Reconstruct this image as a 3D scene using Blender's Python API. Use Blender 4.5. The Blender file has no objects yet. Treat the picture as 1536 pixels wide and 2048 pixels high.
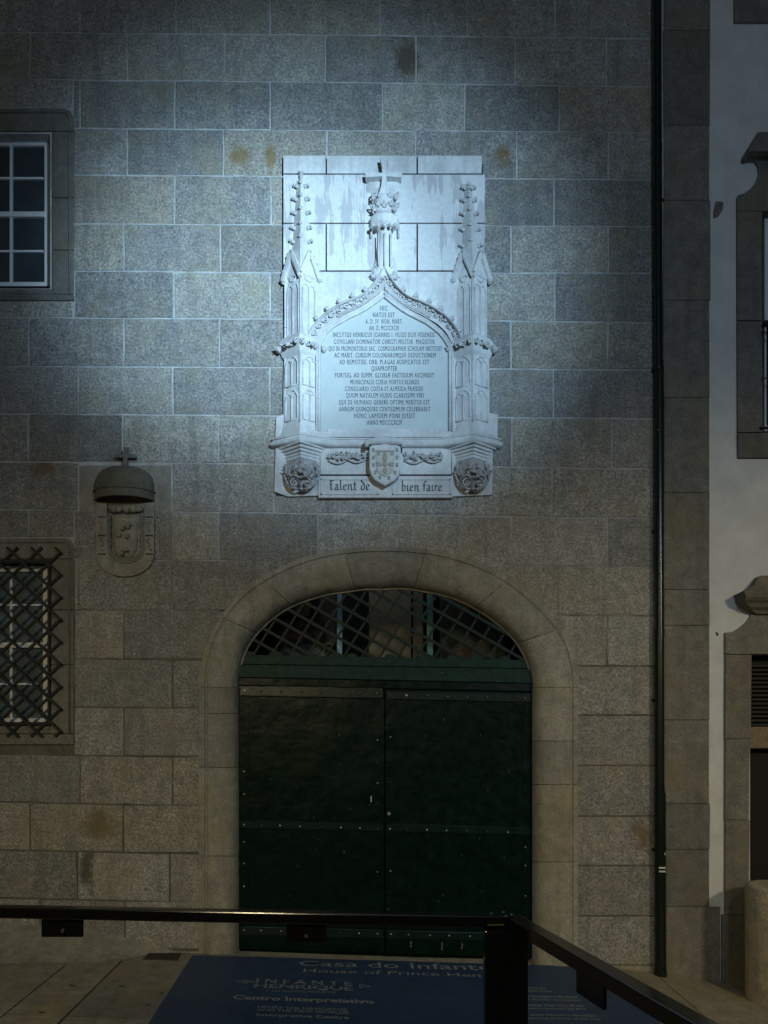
import bpy, bmesh, math, random
from mathutils import Vector, Matrix, noise
random.seed(7)
R = random.Random(11)
C = bpy.context.scene.collection
PI = math.pi
# ------------------------------------------------------------------ camera
F, CX, HY = 1480.0, 768.0, 1480.0          # focal length and horizon in photo pixels
D, CZ = 6.435, 1.85                        # camera distance from the wall, height
sc = bpy.context.scene
cam_d = bpy.data.cameras.new('camera'); cam = bpy.data.objects.new('camera', cam_d); C.objects.link(cam)
cam.location = (0, -D, CZ); cam.rotation_euler = (PI/2, 0, 0)
cam_d.sensor_fit = 'VERTICAL'; cam_d.sensor_height = 36; cam_d.lens = F/2048*36
cam_d.shift_y = (HY-1024)/2048; cam_d.clip_end = 2000; cam_d.clip_start = 0.05
sc.camera = cam
# ------------------------------------------------------------------ light (night)
w = bpy.data.worlds.new('World'); sc.world = w; w.use_nodes = True
nt = w.node_tree; bg = nt.nodes['Background']
sky = nt.nodes.new('ShaderNodeTexSky'); sky.sky_type = 'NISHITA'; sky.sun_disc = False
sky.sun_elevation = math.radians(25); sky.sun_rotation = math.radians(200)
nt.links.new(sky.outputs[0], bg.inputs[0]); bg.inputs[1].default_value = 0.0065
def lamp(name, typ, loc, target, power, color, **kw):
    l = bpy.data.lights.new(name, typ); l.energy = power; l.color = color
    for k, v in kw.items(): setattr(l, k, v)
    o = bpy.data.objects.new(name, l); C.objects.link(o); o.location = loc
    o.rotation_euler = (Vector(target)-Vector(loc)).to_track_quat('-Z', 'Y').to_euler()
    return o
# the floodlight across the street that picks out the memorial: narrow beam, softer cone and wide spill
FL = (2.5, -7.4, 5.4)
lamp('floodlight', 'SPOT', FL, (-0.40, 0, 5.85), 2200, (0.46, 0.74, 1.0), spot_size=math.radians(38), spot_blend=1.0, shadow_soft_size=0.05)
lamp('floodlight_core', 'SPOT', (2.55, -7.4, 5.4), (-1.05, 0, 5.8), 2900, (0.52, 0.79, 1.0), spot_size=math.radians(24), spot_blend=1.0, shadow_soft_size=0.05)
lamp('floodlight_spill', 'SPOT', (2.45, -7.4, 5.42), (0.3, 0, 5.3), 260, (0.54, 0.78, 1.0), spot_size=math.radians(118), spot_blend=1.0, shadow_soft_size=0.15)
# warm street lamps behind the viewer, shaded so that they light the foot of the wall
lamp('street_lamp_light', 'SPOT', (-3.0, -10, 5.0), (-1.2, 0, 0.2), 790, (1.0, 0.85, 0.48), spot_size=math.radians(56), spot_blend=1.0, shadow_soft_size=0.5)
lamp('street_lamp_light', 'SPOT', (6.2, -8.5, 5.0), (3.5, 0, 0.6), 820, (1.0, 0.85, 0.53), spot_size=math.radians(58), spot_blend=1.0, shadow_soft_size=0.4)
sc.view_settings.view_transform = 'Standard'; sc.view_settings.look = 'None'
sc.view_settings.exposure = 0; sc.view_settings.gamma = 1
# ------------------------------------------------------------------ helpers
def U(px, py, dep=0.0):
    d = D-dep
    return Vector(((px-CX)*d/F, -dep, CZ+(HY-py)*d/F))
def gz(x):
    z = -0.0365*(x+1.665)
    if x > 2.0: z -= 0.085*(x-2.0)
    return z
def UG(px, py, dz=0.0):
    t = 4.0
    for _ in range(40):
        x = (px-CX)/F*t
        t = (gz(x)+dz-CZ)/((HY-py)/F)
    return Vector(((px-CX)/F*t, -D+t, CZ+(HY-py)/F*t))
class M:
    def __init__(s): s.v = []; s.f = []
    def add(s, vs, fs):
        n = len(s.v); s.v += [Vector(v) for v in vs]; s.f += [tuple(i+n for i in f) for f in fs]; return s
def box(m, a, b):
    x0, y0, z0 = [min(a[i], b[i]) for i in range(3)]; x1, y1, z1 = [max(a[i], b[i]) for i in range(3)]
    m.add([(x0,y0,z0),(x1,y0,z0),(x1,y1,z0),(x0,y1,z0),(x0,y0,z1),(x1,y0,z1),(x1,y1,z1),(x0,y1,z1)],
          [(0,3,2,1),(4,5,6,7),(0,1,5,4),(1,2,6,5),(2,3,7,6),(3,0,4,7)]); return m
def pbox(m, x0, x1, y0, y1, df, db):
    """box from a pixel rectangle read at depth df (front), going back to depth db"""
    a = U(x0, y1, df); b = U(x1, y0, df)
    return box(m, (a.x, -df, a.z), (b.x, -db, b.z))
def bar(m, p, q, wd, ht, up=(0,-1,0)):
    p = Vector(p); q = Vector(q); d = (q-p).normalized(); s = d.cross(Vector(up)).normalized(); u = s.cross(d).normalized()
    vs = []
    for c in (p, q):
        for a, b in ((-1,-1),(1,-1),(1,1),(-1,1)): vs.append(c+s*a*wd/2+u*b*ht/2)
    m.add(vs, [(0,1,2,3),(7,6,5,4),(0,4,5,1),(1,5,6,2),(2,6,7,3),(3,7,4,0)]); return m
def tube(m, pts, r, n=7, cap=True):
    pts = [Vector(p) for p in pts]; rs = r if isinstance(r, (list, tuple)) else [r]*len(pts)
    k = len(m.v); up = Vector((0.13, -0.99, 0.07)); fs = []; vs = []
    for i, p in enumerate(pts):
        d = (pts[min(i+1, len(pts)-1)]-pts[max(i-1, 0)]).normalized()
        if abs(d.dot(up)) > .97: up = Vector((1, 0.1, 0.1)).normalized()
        s = d.cross(up).normalized(); u = s.cross(d).normalized()
        for j in range(n):
            a = 2*PI*j/n; vs.append(p+s*math.cos(a)*rs[i]+u*math.sin(a)*rs[i])
    for i in range(len(pts)-1):
        for j in range(n): fs.append((i*n+j, i*n+(j+1) % n, (i+1)*n+(j+1) % n, (i+1)*n+j))
    if cap: fs.append(tuple(range(n-1, -1, -1))); fs.append(tuple((len(pts)-1)*n+j for j in range(n)))
    m.add(vs, fs); return m
def prism(m, pts, df, db, ch=0.0, depread=None):
    """pixel outline (clockwise in the picture), unprojected at depth depread or df, extruded to db; ch = chamfer"""
    q = [U(x, y, df if depread is None else depread) for x, y in pts]; n = len(q)
    q = [Vector((v.x, 0, v.z)) for v in q]
    c = sum(q, Vector())/n
    vs = []; fs = []
    if ch > 0:
        ins = []
        for i in range(n):
            a = q[i-1]; b = q[i]; e = q[(i+1) % n]
            d1 = (b-a).normalized(); d2 = (e-b).normalized()
            n1 = Vector((-d1.z, 0, d1.x)); n2 = Vector((-d2.z, 0, d2.x))
            if n1.dot(c-b) < 0 and n2.dot(c-b) < 0: n1 = -n1; n2 = -n2
            nn = (n1+n2); l = max(nn.length, .5); nn = nn/l
            ins.append(b+nn*ch*1.2)
        rings = [[Vector((v.x, -df, v.z)) for v in ins], [Vector((v.x, -df+ch*.6, v.z)) for v in q], [Vector((v.x, -db, v.z)) for v in q]]
    else:
        rings = [[Vector((v.x, -df, v.z)) for v in q], [Vector((v.x, -db, v.z)) for v in q]]
    for r_ in rings: vs += r_
    fs.append(tuple(range(n)))
    for k in range(len(rings)-1):
        for i in range(n): fs.append((k*n+i, k*n+(i+1) % n, (k+1)*n+(i+1) % n, (k+1)*n+i))
    fs.append(tuple((len(rings)-1)*n+i for i in range(n-1, -1, -1)))
    m.add(vs, fs); return m
_ico = {}
def ico(sub):
    if sub not in _ico:
        b = bmesh.new(); bmesh.ops.create_icosphere(b, subdivisions=sub, radius=1)
        _ico[sub] = ([v.co.copy() for v in b.verts], [tuple(v.index for v in f.verts) for f in b.faces]); b.free()
    return _ico[sub]
def blob(m, c, s, rot=0.0, sub=1, jit=.12, tilt=0.0):
    vs, fs = ico(sub); mt = Matrix.Rotation(rot, 3, 'Y') @ Matrix.Rotation(tilt, 3, 'X')
    c = Vector(c); out = []
    for v in vs:
        k = 1+jit*(R.random()*2-1)
        out.append(c+mt @ Vector((v.x*s[0]*k, v.y*s[1]*k, v.z*s[2]*k)))
    m.add(out, fs); return m
def leaf(m, c, L, wd, rot, th=.012, curl=.5):
    """a curled three-lobed leaf lying against the stone, tip pointing along rot (0 = up)"""
    c = Vector(c); mt = Matrix.Rotation(rot, 3, 'Y')
    for off, ang, sc_ in ((0, 0, 1), (-.28, -.75, .72), (.28, .75, .72)):
        m2 = Matrix.Rotation(ang, 3, 'Y')
        pts = []; rs = []
        for i in range(5):
            t = i/4; p = m2 @ Vector((0, -th*1.2-curl*L*.5*t*t, L*sc_*t*(1-.35*t*curl)))
            pts.append(c+mt @ p); rs.append(max(.0015, wd*.5*math.sin(PI*(.18+.8*t))*sc_))
        tube(m, pts, rs, 5)
    return m
def scroll(m, c, r0, turns, rad, rot=0, flip=1, dep=0.0):
    c = Vector(c); pts = []; rs = []; n = int(10*turns)+3
    for i in range(n):
        t = i/(n-1); a = rot+flip*t*turns*2*PI; r_ = r0*(1-.8*t)
        pts.append(c+Vector((math.cos(a)*r_, -dep-.25*rad*i/n, math.sin(a)*r_))); rs.append(rad*(1-.35*t))
    tube(m, pts, rs, 5); return m
def loft(m, secs, closed=True, capb=True):
    """list of equal-length rings"""
    n = len(secs[0]); vs = [p for s in secs for p in s]; fs = []
    for k in range(len(secs)-1):
        for i in range(n if closed else n-1): fs.append((k*n+i, k*n+(i+1) % n, (k+1)*n+(i+1) % n, (k+1)*n+i))
    if closed and capb: fs.append(tuple(range(n-1, -1, -1))); fs.append(tuple((len(secs)-1)*n+i for i in range(n)))
    m.add(vs, fs); return m
root_loc = {}
def obj(name, m, mat, parent=None, smooth=False, label=None, kind=None, angle=None):
    off = Vector((0, 0, 0)); p = parent
    if parent is not None: off = root_loc.get(parent.name, Vector((0, 0, 0)))
    me = bpy.data.meshes.new(name); me.from_pydata([v-off for v in m.v], [], m.f)
    b = bmesh.new(); b.from_mesh(me); bmesh.ops.recalc_face_normals(b, faces=b.faces); b.to_mesh(me); b.free()
    o = bpy.data.objects.new(name, me); C.objects.link(o)
    if mat: me.materials.append(mat)
    if smooth:
        for f in me.polygons: f.use_smooth = True
        if angle: me.set_sharp_from_angle(angle=math.radians(angle))
    if parent is not None:
        o.parent = parent; root_loc[o.name] = off
    if label: o['label'] = label
    if kind: o['kind'] = kind
    return o
def thing(name, label, cat, loc, group=None, kind=None):
    o = bpy.data.objects.new(name, None); C.objects.link(o); o.location = loc; o.empty_display_size = .2
    if kind: o['kind'] = kind
    else:
        o['label'] = label; o['category'] = cat
    if group: o['group'] = group
    root_loc[o.name] = Vector(loc); return o
def tag(o, label, cat):
    o['label'] = label; o['category'] = cat; return o
# ------------------------------------------------------------------ materials
def mat(name, rough=.8, metallic=0.0, spec=.5):
    m = bpy.data.materials.new(name); m.use_nodes = True; b = m.node_tree.nodes['Principled BSDF']
    b.inputs['Roughness'].default_value = rough; b.inputs['Metallic'].default_value = metallic
    b.inputs['Specular IOR Level'].default_value = spec
    return m, m.node_tree, b
def N(nt, t, **kw):
    n = nt.nodes.new(t)
    for k, v in kw.items(): setattr(n, k, v)
    return n
def noise_n(nt, pos, scale, detail=4, rough=.6, vec=None):
    n = N(nt, 'ShaderNodeTexNoise'); n.inputs['Scale'].default_value = scale; n.inputs['Detail'].default_value = detail
    n.inputs['Roughness'].default_value = rough
    nt.links.new(vec if vec else pos, n.inputs['Vector']); return n.outputs['Fac']
def ramp(nt, fac, stops):
    r = N(nt, 'ShaderNodeValToRGB'); e = r.color_ramp.elements
    while len(e) < len(stops): e.new(.5)
    for i, (p, c) in enumerate(stops):
        e[i].position = p; e[i].color = (c, c, c, 1) if not isinstance(c, tuple) else (*c, 1)
    nt.links.new(fac, r.inputs[0]); return r.outputs[0]
def mixc(nt, fac, a, b, typ='MIX'):
    n = N(nt, 'ShaderNodeMix', data_type='RGBA', blend_type=typ)
    for sock, v in ((n.inputs[0], fac), (n.inputs[6], a), (n.inputs[7], b)):
        if isinstance(v, (int, float)): sock.default_value = v
        elif isinstance(v, tuple): sock.default_value = (*v, 1)
        else: nt.links.new(v, sock)
    return n.outputs[2]
def math_n(nt, op, a, b=None):
    n = N(nt, 'ShaderNodeMath', operation=op)
    for i, v in enumerate((a, b)):
        if v is None: continue
        if isinstance(v, (int, float)): n.inputs[i].default_value = v
        else: nt.links.new(v, n.inputs[i])
    return n.outputs[0]
def bump(nt, b, h, strength=.5, dist=.01):
    n = N(nt, 'ShaderNodeBump'); n.inputs['Strength'].default_value = strength; n.inputs['Distance'].default_value = dist
    nt.links.new(h, n.inputs['Height']); nt.links.new(n.outputs[0], b.inputs['Normal'])
def granite(name, col, speck=.5, ochre=.5, var=.5, bstr=.6, scale=95, stains=(), rough=.85, sparkle=True):
    m, nt, b = mat(name, rough, spec=.3)
    pos = N(nt, 'ShaderNodeNewGeometry').outputs['Position']
    fine = noise_n(nt, pos, scale, 4, .85); mid = noise_n(nt, pos, 9, 5, .65); big = noise_n(nt, pos, 2.3, 4, .6)
    rnd = N(nt, 'ShaderNodeObjectInfo').outputs['Random']
    dark = tuple(c*(1-.62*speck) for c in col); lite = tuple(min(.8, c*(1+.75*speck)) for c in col)
    c = ramp(nt, fine, [(.36, dark), (.5, col), (.64, lite)])
    c = mixc(nt, .75, c, ramp(nt, mid, [(.3, (.66, .67, .70)), (.7, (1.30, 1.26, 1.2))]), 'MULTIPLY')
    hue = ramp(nt, rnd, [(0, (1-.42*var, 1-.40*var, 1-.36*var)), (.35, (1, 1, 1.02)), (.7, (1.0+.42*var, 1.0+.40*var, 1.0+.34*var)), (1, (1.0+.14*var, 1.0+.04*var, 1.0-.14*var))])
    c = mixc(nt, 1.0, c, hue, 'MULTIPLY')
    c = mixc(nt, ramp(nt, big, [(.46, 0.0), (.66, .95*ochre)]), c, tuple(a*k for a, k in zip(col, (1.05, .93, .55))))
    grime = noise_n(nt, pos, 3.1, 5, .65)
    c = mixc(nt, ramp(nt, grime, [(.5, 0.0), (.78, .45)]), c, tuple(a*.45 for a in col))
    sv = N(nt, 'ShaderNodeVectorMath', operation='MULTIPLY'); nt.links.new(pos, sv.inputs[0]); sv.inputs[1].default_value = (5, 3, .55)
    run = noise_n(nt, pos, 1.5, 5, .6, sv.outputs[0])
    c = mixc(nt, ramp(nt, run, [(.52, 0.0), (.72, .42)]), c, tuple(a*.42 for a in col))
    for (sx, sz, r1, r2, scol) in stains:
        vm = N(nt, 'ShaderNodeVectorMath', operation='SUBTRACT'); nt.links.new(pos, vm.inputs[0]); vm.inputs[1].default_value = (sx, 0, sz)
        vs = N(nt, 'ShaderNodeVectorMath', operation='DIVIDE'); nt.links.new(vm.outputs[0], vs.inputs[0]); vs.inputs[1].default_value = (r1, 5, r2)
        ln = N(nt, 'ShaderNodeVectorMath', operation='LENGTH'); nt.links.new(vs.outputs[0], ln.inputs[0])
        d = math_n(nt, 'ADD', ln.outputs['Value'], math_n(nt, 'MULTIPLY', math_n(nt, 'SUBTRACT', mid, .5), 1.8))
        c = mixc(nt, ramp(nt, d, [(.35, .75), (.95, 0.0)]), c, scol)
    if sparkle:
        vo = N(nt, 'ShaderNodeTexVoronoi'); vo.inputs['Scale'].default_value = 9; nt.links.new(pos, vo.inputs['Vector'])
        sp = ramp(nt, vo.outputs['Distance'], [(.035, 1.0), (.06, 0.0)])
        sp = math_n(nt, 'MULTIPLY', sp, ramp(nt, vo.outputs['Color'], [(.62, 0.0), (.66, 1.0)]))
        c = mixc(nt, sp, c, (.75, .78, .8))
    nt.links.new(c, b.inputs['Base Color'])
    bump(nt, b, math_n(nt, 'ADD', math_n(nt, 'MULTIPLY', fine, .55), math_n(nt, 'MULTIPLY', mid, 2.2)), bstr, .010)
    return m
def plain(name, col, rough=.6, metallic=0, nscale=20, amt=.35, bstr=.15, spec=.5, dist=.004):
    m, nt, b = mat(name, rough, metallic, spec)
    pos = N(nt, 'ShaderNodeNewGeometry').outputs['Position']
    a = noise_n(nt, pos, nscale, 5, .65)
    nt.links.new(ramp(nt, a, [(.3, tuple(c*(1-amt) for c in col)), (.7, tuple(min(.9, c*(1+amt)) for c in col))]), b.inputs['Base Color'])
    if bstr: bump(nt, b, a, bstr, dist)
    return m
def P(px, py): v = U(px, py); return v.x, v.z
ST = []
for (px, py, rx, rz, col_) in ((478, 312, .13, .13, (.22, .15, .055)), (541, 318, .05, .2, (.25, .16, .05)), (815, 118, .14, .22, (.10, .065, .035)),
                               (1003, 312, .11, .12, (.20, .14, .06)), (1013, 310, .03, .05, (.30, .10, .04)), (90, 940, .16, .12, (.17, .12, .06)),
                               (200, 1650, .22, .18, (.20, .15, .06)), (1290, 1670, .12, .2, (.17, .11, .045)), (175, 1740, .08, .25, (.05, .06, .035)), (330, 1480, .1, .05, (.3, .28, .22))):
    x_, z_ = P(px, py); ST.append((x_, z_, rx, rz, col_))
M_gran = granite('wall_granite', (.30, .293, .277), .85, .36, .55, 1.0, scale=48, stains=ST)
M_smooth = granite('dressed_granite', (.27, .262, .235), .5, .5, .7, .5, scale=80, sparkle=False)
M_quoin = granite('quoin_granite', (.185, .178, .163), .5, .5, .4, .5, scale=80, sparkle=False)
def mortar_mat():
    """lime mortar, painted paler up in the floodlit zone and darker below it"""
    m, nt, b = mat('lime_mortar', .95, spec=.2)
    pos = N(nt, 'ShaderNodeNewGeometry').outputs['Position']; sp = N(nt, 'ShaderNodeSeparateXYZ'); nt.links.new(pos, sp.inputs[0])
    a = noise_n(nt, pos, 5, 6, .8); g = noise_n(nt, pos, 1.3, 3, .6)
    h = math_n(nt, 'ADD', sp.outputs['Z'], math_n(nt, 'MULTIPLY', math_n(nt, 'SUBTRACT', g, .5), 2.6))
    hi = ramp(nt, a, [(.30, (.27, .275, .27)), (.64, (.60, .61, .60))]); lo = ramp(nt, a, [(.3, (.07, .062, .05)), (.7, (.20, .185, .15))])  # floodlit pool put into the mortar colour: pale high up, dark low down
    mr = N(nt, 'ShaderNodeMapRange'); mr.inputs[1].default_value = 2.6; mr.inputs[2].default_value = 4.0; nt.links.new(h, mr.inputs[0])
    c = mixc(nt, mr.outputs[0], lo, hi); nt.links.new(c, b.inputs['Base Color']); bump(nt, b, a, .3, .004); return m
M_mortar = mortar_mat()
M_slab = granite('paving_granite', (.31, .29, .24), .42, .6, .3, .5, scale=85, sparkle=False, rough=.7)
M_cement = granite('cement', (.33, .32, .28), .35, .3, .1, .8, scale=60, sparkle=False)
M_moss = granite('mossy_granite', (.135, .132, .108), .6, .3, .1, .6, scale=70, sparkle=False)
M_bollard = granite('bollard_granite', (.52, .45, .33), .45, .4, .1, .7, scale=80, sparkle=False)
def limestone():
    m, nt, b = mat('white_limestone', .8, spec=.3)
    pos = N(nt, 'ShaderNodeNewGeometry').outputs['Position']
    a = noise_n(nt, pos, 26, 5, .65); g = noise_n(nt, pos, 3.5, 5, .6)
    sv = N(nt, 'ShaderNodeVectorMath', operation='MULTIPLY'); nt.links.new(pos, sv.inputs[0]); sv.inputs[1].default_value = (16, 4, 1.6)
    st = noise_n(nt, pos, 1.6, 4, .6, sv.outputs[0])
    c = ramp(nt, a, [(.3, (.56, .56, .56)), (.7, (.70, .70, .695))])
    c = mixc(nt, ramp(nt, g, [(.44, 0.0), (.68, .5)]), c, (.33, .32, .315))
    c = mixc(nt, ramp(nt, st, [(.52, 0.0), (.68, .32)]), c, (.36, .35, .34))
    nt.links.new(c, b.inputs['Base Color'])
    bump(nt, b, math_n(nt, 'ADD', a, st), .35, .006); return m
M_lime = limestone()
def lime_peel():
    m, nt, b = mat('peeling_limewash', .8, spec=.3)
    pos = N(nt, 'ShaderNodeNewGeometry').outputs['Position']
    a = noise_n(nt, pos, 26, 5, .65)
    sv = N(nt, 'ShaderNodeVectorMath', operation='MULTIPLY'); nt.links.new(pos, sv.inputs[0]); sv.inputs[1].default_value = (11, 4, 1.3)
    st = noise_n(nt, pos, 1.5, 6, .7, sv.outputs[0]); g = noise_n(nt, pos, 2.3, 3, .5)
    c = ramp(nt, a, [(.3, (.57, .57, .57)), (.7, (.70, .70, .695))])
    k = math_n(nt, 'ADD', st, math_n(nt, 'MULTIPLY', math_n(nt, 'SUBTRACT', g, .5), .6))
    c = mixc(nt, ramp(nt, k, [(.535, 0.0), (.555, .7)]), c, (.40, .385, .39))
    nt.links.new(c, b.inputs['Base Color']); bump(nt, b, a, .3, .006); return m
M_peel = lime_peel()
M_panel = plain('inscription_marble', (.47, .51, .51), .55, nscale=7, amt=.06, bstr=.05)
M_groove = plain('open_joint', (.05, .05, .055), .95)
M_letter = plain('letter_paint', (.05, .07, .09), .7, nscale=18, amt=.8, bstr=0)
M_shield = plain('shield_stone', (.50, .47, .40), .8, nscale=30, amt=.2)
M_shieldd = plain('shield_carving', (.30, .285, .25), .85, nscale=40, amt=.3)
M_leafy = plain('carved_limestone', (.47, .465, .455), .85, nscale=45, amt=.28, bstr=.5)  # darker than the plain limestone, shade of the undercuts put into the colour
M_corbel = plain('dark_carving', (.36, .34, .335), .85, nscale=30, amt=.5, bstr=.5)  # darker and more mottled than the other carving
def green_paint():
    m, nt, b = mat('gate_green_paint', .33, spec=.13)
    pos = N(nt, 'ShaderNodeNewGeometry').outputs['Position']
    a = noise_n(nt, pos, 11, 5, .7); f = noise_n(nt, pos, 70, 3, .7)
    c = ramp(nt, a, [(.3, (.001, .008, .005)), (.7, (.002, .014, .010))])
    sv = N(nt, 'ShaderNodeVectorMath', operation='MULTIPLY'); nt.links.new(pos, sv.inputs[0]); sv.inputs[1].default_value = (1.5, 1, .4)
    chip = noise_n(nt, pos, 34, 2, .5, sv.outputs[0])
    c = mixc(nt, ramp(nt, chip, [(.765, 0.0), (.78, .8)]), c, (.20, .20, .17))
    nt.links.new(c, b.inputs['Base Color'])
    nt.links.new(ramp(nt, a, [(.3, .26), (.7, .42)]), b.inputs['Roughness'])
    d_ = noise_n(nt, pos, 2.4, 3, .55)
    bump(nt, b, math_n(nt, 'ADD', math_n(nt, 'MULTIPLY', d_, 9.0), math_n(nt, 'ADD', a, math_n(nt, 'MULTIPLY', f, .3))), .35, .006); return m
M_green = green_paint()
M_transom = plain('transom_green_paint', (.008, .034, .028), .5, nscale=14, amt=.45, bstr=.3, spec=.15)
M_strap = plain('strap_gloss_green', (.003, .016, .012), .30, nscale=9, amt=.4, bstr=.35, spec=.35, dist=.006)
M_lattice = plain('lattice_green_iron', (.006, .020, .016), .5, nscale=40, bstr=.3, spec=.2)
M_iron = plain('wrought_iron', (.004, .006, .005), .6, .0, nscale=50, amt=.4, bstr=.3)
M_stud = plain('worn_stud', (.10, .11, .10), .3, .6, nscale=90, amt=.5)
M_studl = plain('bare_steel_stud', (.55, .56, .54), .35, .5, nscale=90, amt=.3)
M_pipe = plain('pipe_dark_green', (.006, .014, .010), .26, nscale=20, amt=.3, bstr=.05)
M_rail = plain('rail_black_steel', (.0045, .0045, .005), .13, nscale=40, amt=.4, bstr=.10, dist=.002)
M_bolt = plain('bolt_steel', (.16, .155, .14), .35, .8)
M_white = plain('white_sash_paint', (.78, .80, .83), .5, nscale=30, amt=.08)
M_plaster = plain('white_plaster', (.66, .66, .65), .9, nscale=3.5, amt=.13, bstr=.25)
M_dark = plain('dark_opening', (.004, .005, .004), .8)
M_louver = plain('louver_wood', (.040, .042, .030), .6, nscale=30)
M_sign = plain('blue_floor_sign', (.028, .060, .135), .55, nscale=9, amt=.2, bstr=.05)
M_signt = plain('sign_lettering', (.26, .29, .32), .7, nscale=120, amt=.35, bstr=0)
M_ochre = plain('ochre_band', (.22, .17, .10), .9)
M_drain = plain('drain_iron', (.05, .045, .03), .7, nscale=60)
M_reflect = plain('white_tape', (.7, .7, .66), .5)
M_ped = plain('exposed_stone', (.20, .155, .14), .9)
def glassy(name, col, rough=.3):
    m = plain(name, col, rough, nscale=2.2, amt=.35, bstr=.03, spec=.25); return m
M_pane = glassy('window_glass', (.035, .050, .058))
M_pane2 = glassy('grey_window_glass', (.10, .135, .15))
M_tan = plain('interior_tan_panel', (.17, .15, .105), .8, nscale=6, amt=.25)
M_int = plain('interior_dark_wall', (.045, .055, .06), .8)
M_blue = plain('interior_pale_blue_post', (.30, .48, .62), .6)
M_teal = plain('interior_teal_post', (.12, .32, .28), .6)
def poster_mat():
    m, nt, b = mat('interior_posters', .7)
    pos = N(nt, 'ShaderNodeNewGeometry').outputs['Position']
    vo = N(nt, 'ShaderNodeTexVoronoi'); vo.inputs['Scale'].default_value = 9; nt.links.new(pos, vo.inputs['Vector'])
    n2 = noise_n(nt, pos, 40, 3, .6)
    c = ramp(nt, vo.outputs['Color'], [(.25, (.04, .05, .045)), (.45, (.17, .17, .13)), (.55, (.08, .12, .09)), (.7, (.20, .19, .15)), (.88, (.17, .10, .09))])
    c = mixc(nt, .8, c, ramp(nt, n2, [(.42, .25), (.55, 1.2)]), 'MULTIPLY'); nt.links.new(c, b.inputs['Base Color']); return m
M_post = poster_mat()
def panel_glass():
    m = bpy.data.materials.new('clear_glass'); m.use_nodes = True; nt = m.node_tree; nt.nodes.clear()
    out = N(nt, 'ShaderNodeOutputMaterial'); tr = N(nt, 'ShaderNodeBsdfTransparent'); gl = N(nt, 'ShaderNodeBsdfGlossy'); gl.inputs['Roughness'].default_value = .02
    tr.inputs[0].default_value = (.93, .96, .95, 1)
    fr = N(nt, 'ShaderNodeFresnel'); fr.inputs[0].default_value = 1.45; mx = N(nt, 'ShaderNodeMixShader')
    nt.links.new(fr.outputs[0], mx.inputs[0]); nt.links.new(tr.outputs[0], mx.inputs[1]); nt.links.new(gl.outputs[0], mx.inputs[2]); nt.links.new(mx.outputs[0], out.inputs[0]); return m
M_glass = panel_glass()
# ------------------------------------------------------------------ text
_tc = {}
def text_geo(s, offset=0.0, space=1.0):
    key = (s, offset, space)
    if key in _tc: return _tc[key]
    cu = bpy.data.curves.new('t', 'FONT'); cu.body = s; cu.size = 1; cu.offset = offset; cu.resolution_u = 3; cu.space_character = space
    o = bpy.data.objects.new('t', cu); C.objects.link(o)
    dg = bpy.context.evaluated_depsgraph_get(); dg.update()
    me = bpy.data.meshes.new_from_object(o.evaluated_get(dg))
    vs = [v.co.copy() for v in me.vertices]; fs = [tuple(p.vertices) for p in me.polygons]
    bpy.data.objects.remove(o); bpy.data.curves.remove(cu); bpy.data.meshes.remove(me)
    x0 = min(v.x for v in vs); x1 = max(v.x for v in vs)
    cap = .69
    g = ([((v.x-x0)/(x1-x0), v.y/cap) for v in vs], fs); _tc[key] = g; return g
def text_quad(s, fn, th=None, offset=0.0):
    """fn maps (u 0..1 along, v 0..1 baseline..cap) to a world point"""
    vs, fs = text_geo(s, offset); m = M(); m.add([fn(u, v) for u, v in vs], fs); return m
# ------------------------------------------------------------------ ground
def drape(m, pts, nx, ny, dz):
    """quad of world xy corners (a,b,c,d) draped on the ground"""
    a, b, c, d = pts; vs = []
    for j in range(ny+1):
        for i in range(nx+1):
            u = i/nx; v = j/ny
            x = (a[0]*(1-u)+b[0]*u)*(1-v)+(d[0]*(1-u)+c[0]*u)*v; y = (a[1]*(1-u)+b[1]*u)*(1-v)+(d[1]*(1-u)+c[1]*u)*v
            vs.append((x, y, gz(x)+dz))
    fs = [(j*(nx+1)+i, j*(nx+1)+i+1, (j+1)*(nx+1)+i+1, (j+1)*(nx+1)+i) for j in range(ny) for i in range(nx)]
    m.add(vs, fs); return m
g = M(); xs = [-60, -20, -8, -4, -2, 0, 1, 2, 3, 4, 8, 20, 60]
for i in range(len(xs)-1):
    a, b = xs[i], xs[i+1]
    g.add([(a, -60, gz(max(-8, min(a, 8)))-.03), (b, -60, gz(max(-8, min(b, 8)))-.03), (b, 12, gz(max(-8, min(b, 8)))-.03), (a, 12, gz(max(-8, min(a, 8)))-.03)], [(0, 1, 2, 3)])
obj('ground', g, M_cement, kind='structure')
pv = thing('pavement', None, None, (0, -1, 0), kind='structure')
def slab(pts, dz=0.0):
    m = M(); n = 3
    drape(m, pts, n, 2, dz)
    k = len(m.v); cnt = k
    # sides
    top = list(m.v); a = M(); a.v = list(top); a.f = list(m.f)
    edge = [i for i in range(n+1)]+[(j*(n+1)+n) for j in range(1, 3)]+[2*(n+1)+i for i in range(n-1, -1, -1)]+[(n+1)]
    base = len(a.v)
    for e in edge: a.v.append(a.v[e]-Vector((0, 0, .028)))
    L = len(edge)
    for i in range(L): a.f.append((edge[i], edge[(i+1) % L], base+(i+1) % L, base+i))
    obj('paving_slab', a, M_slab, pv)
def gp(px, py): v = UG(px, py); return (v.x, v.y)
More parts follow.
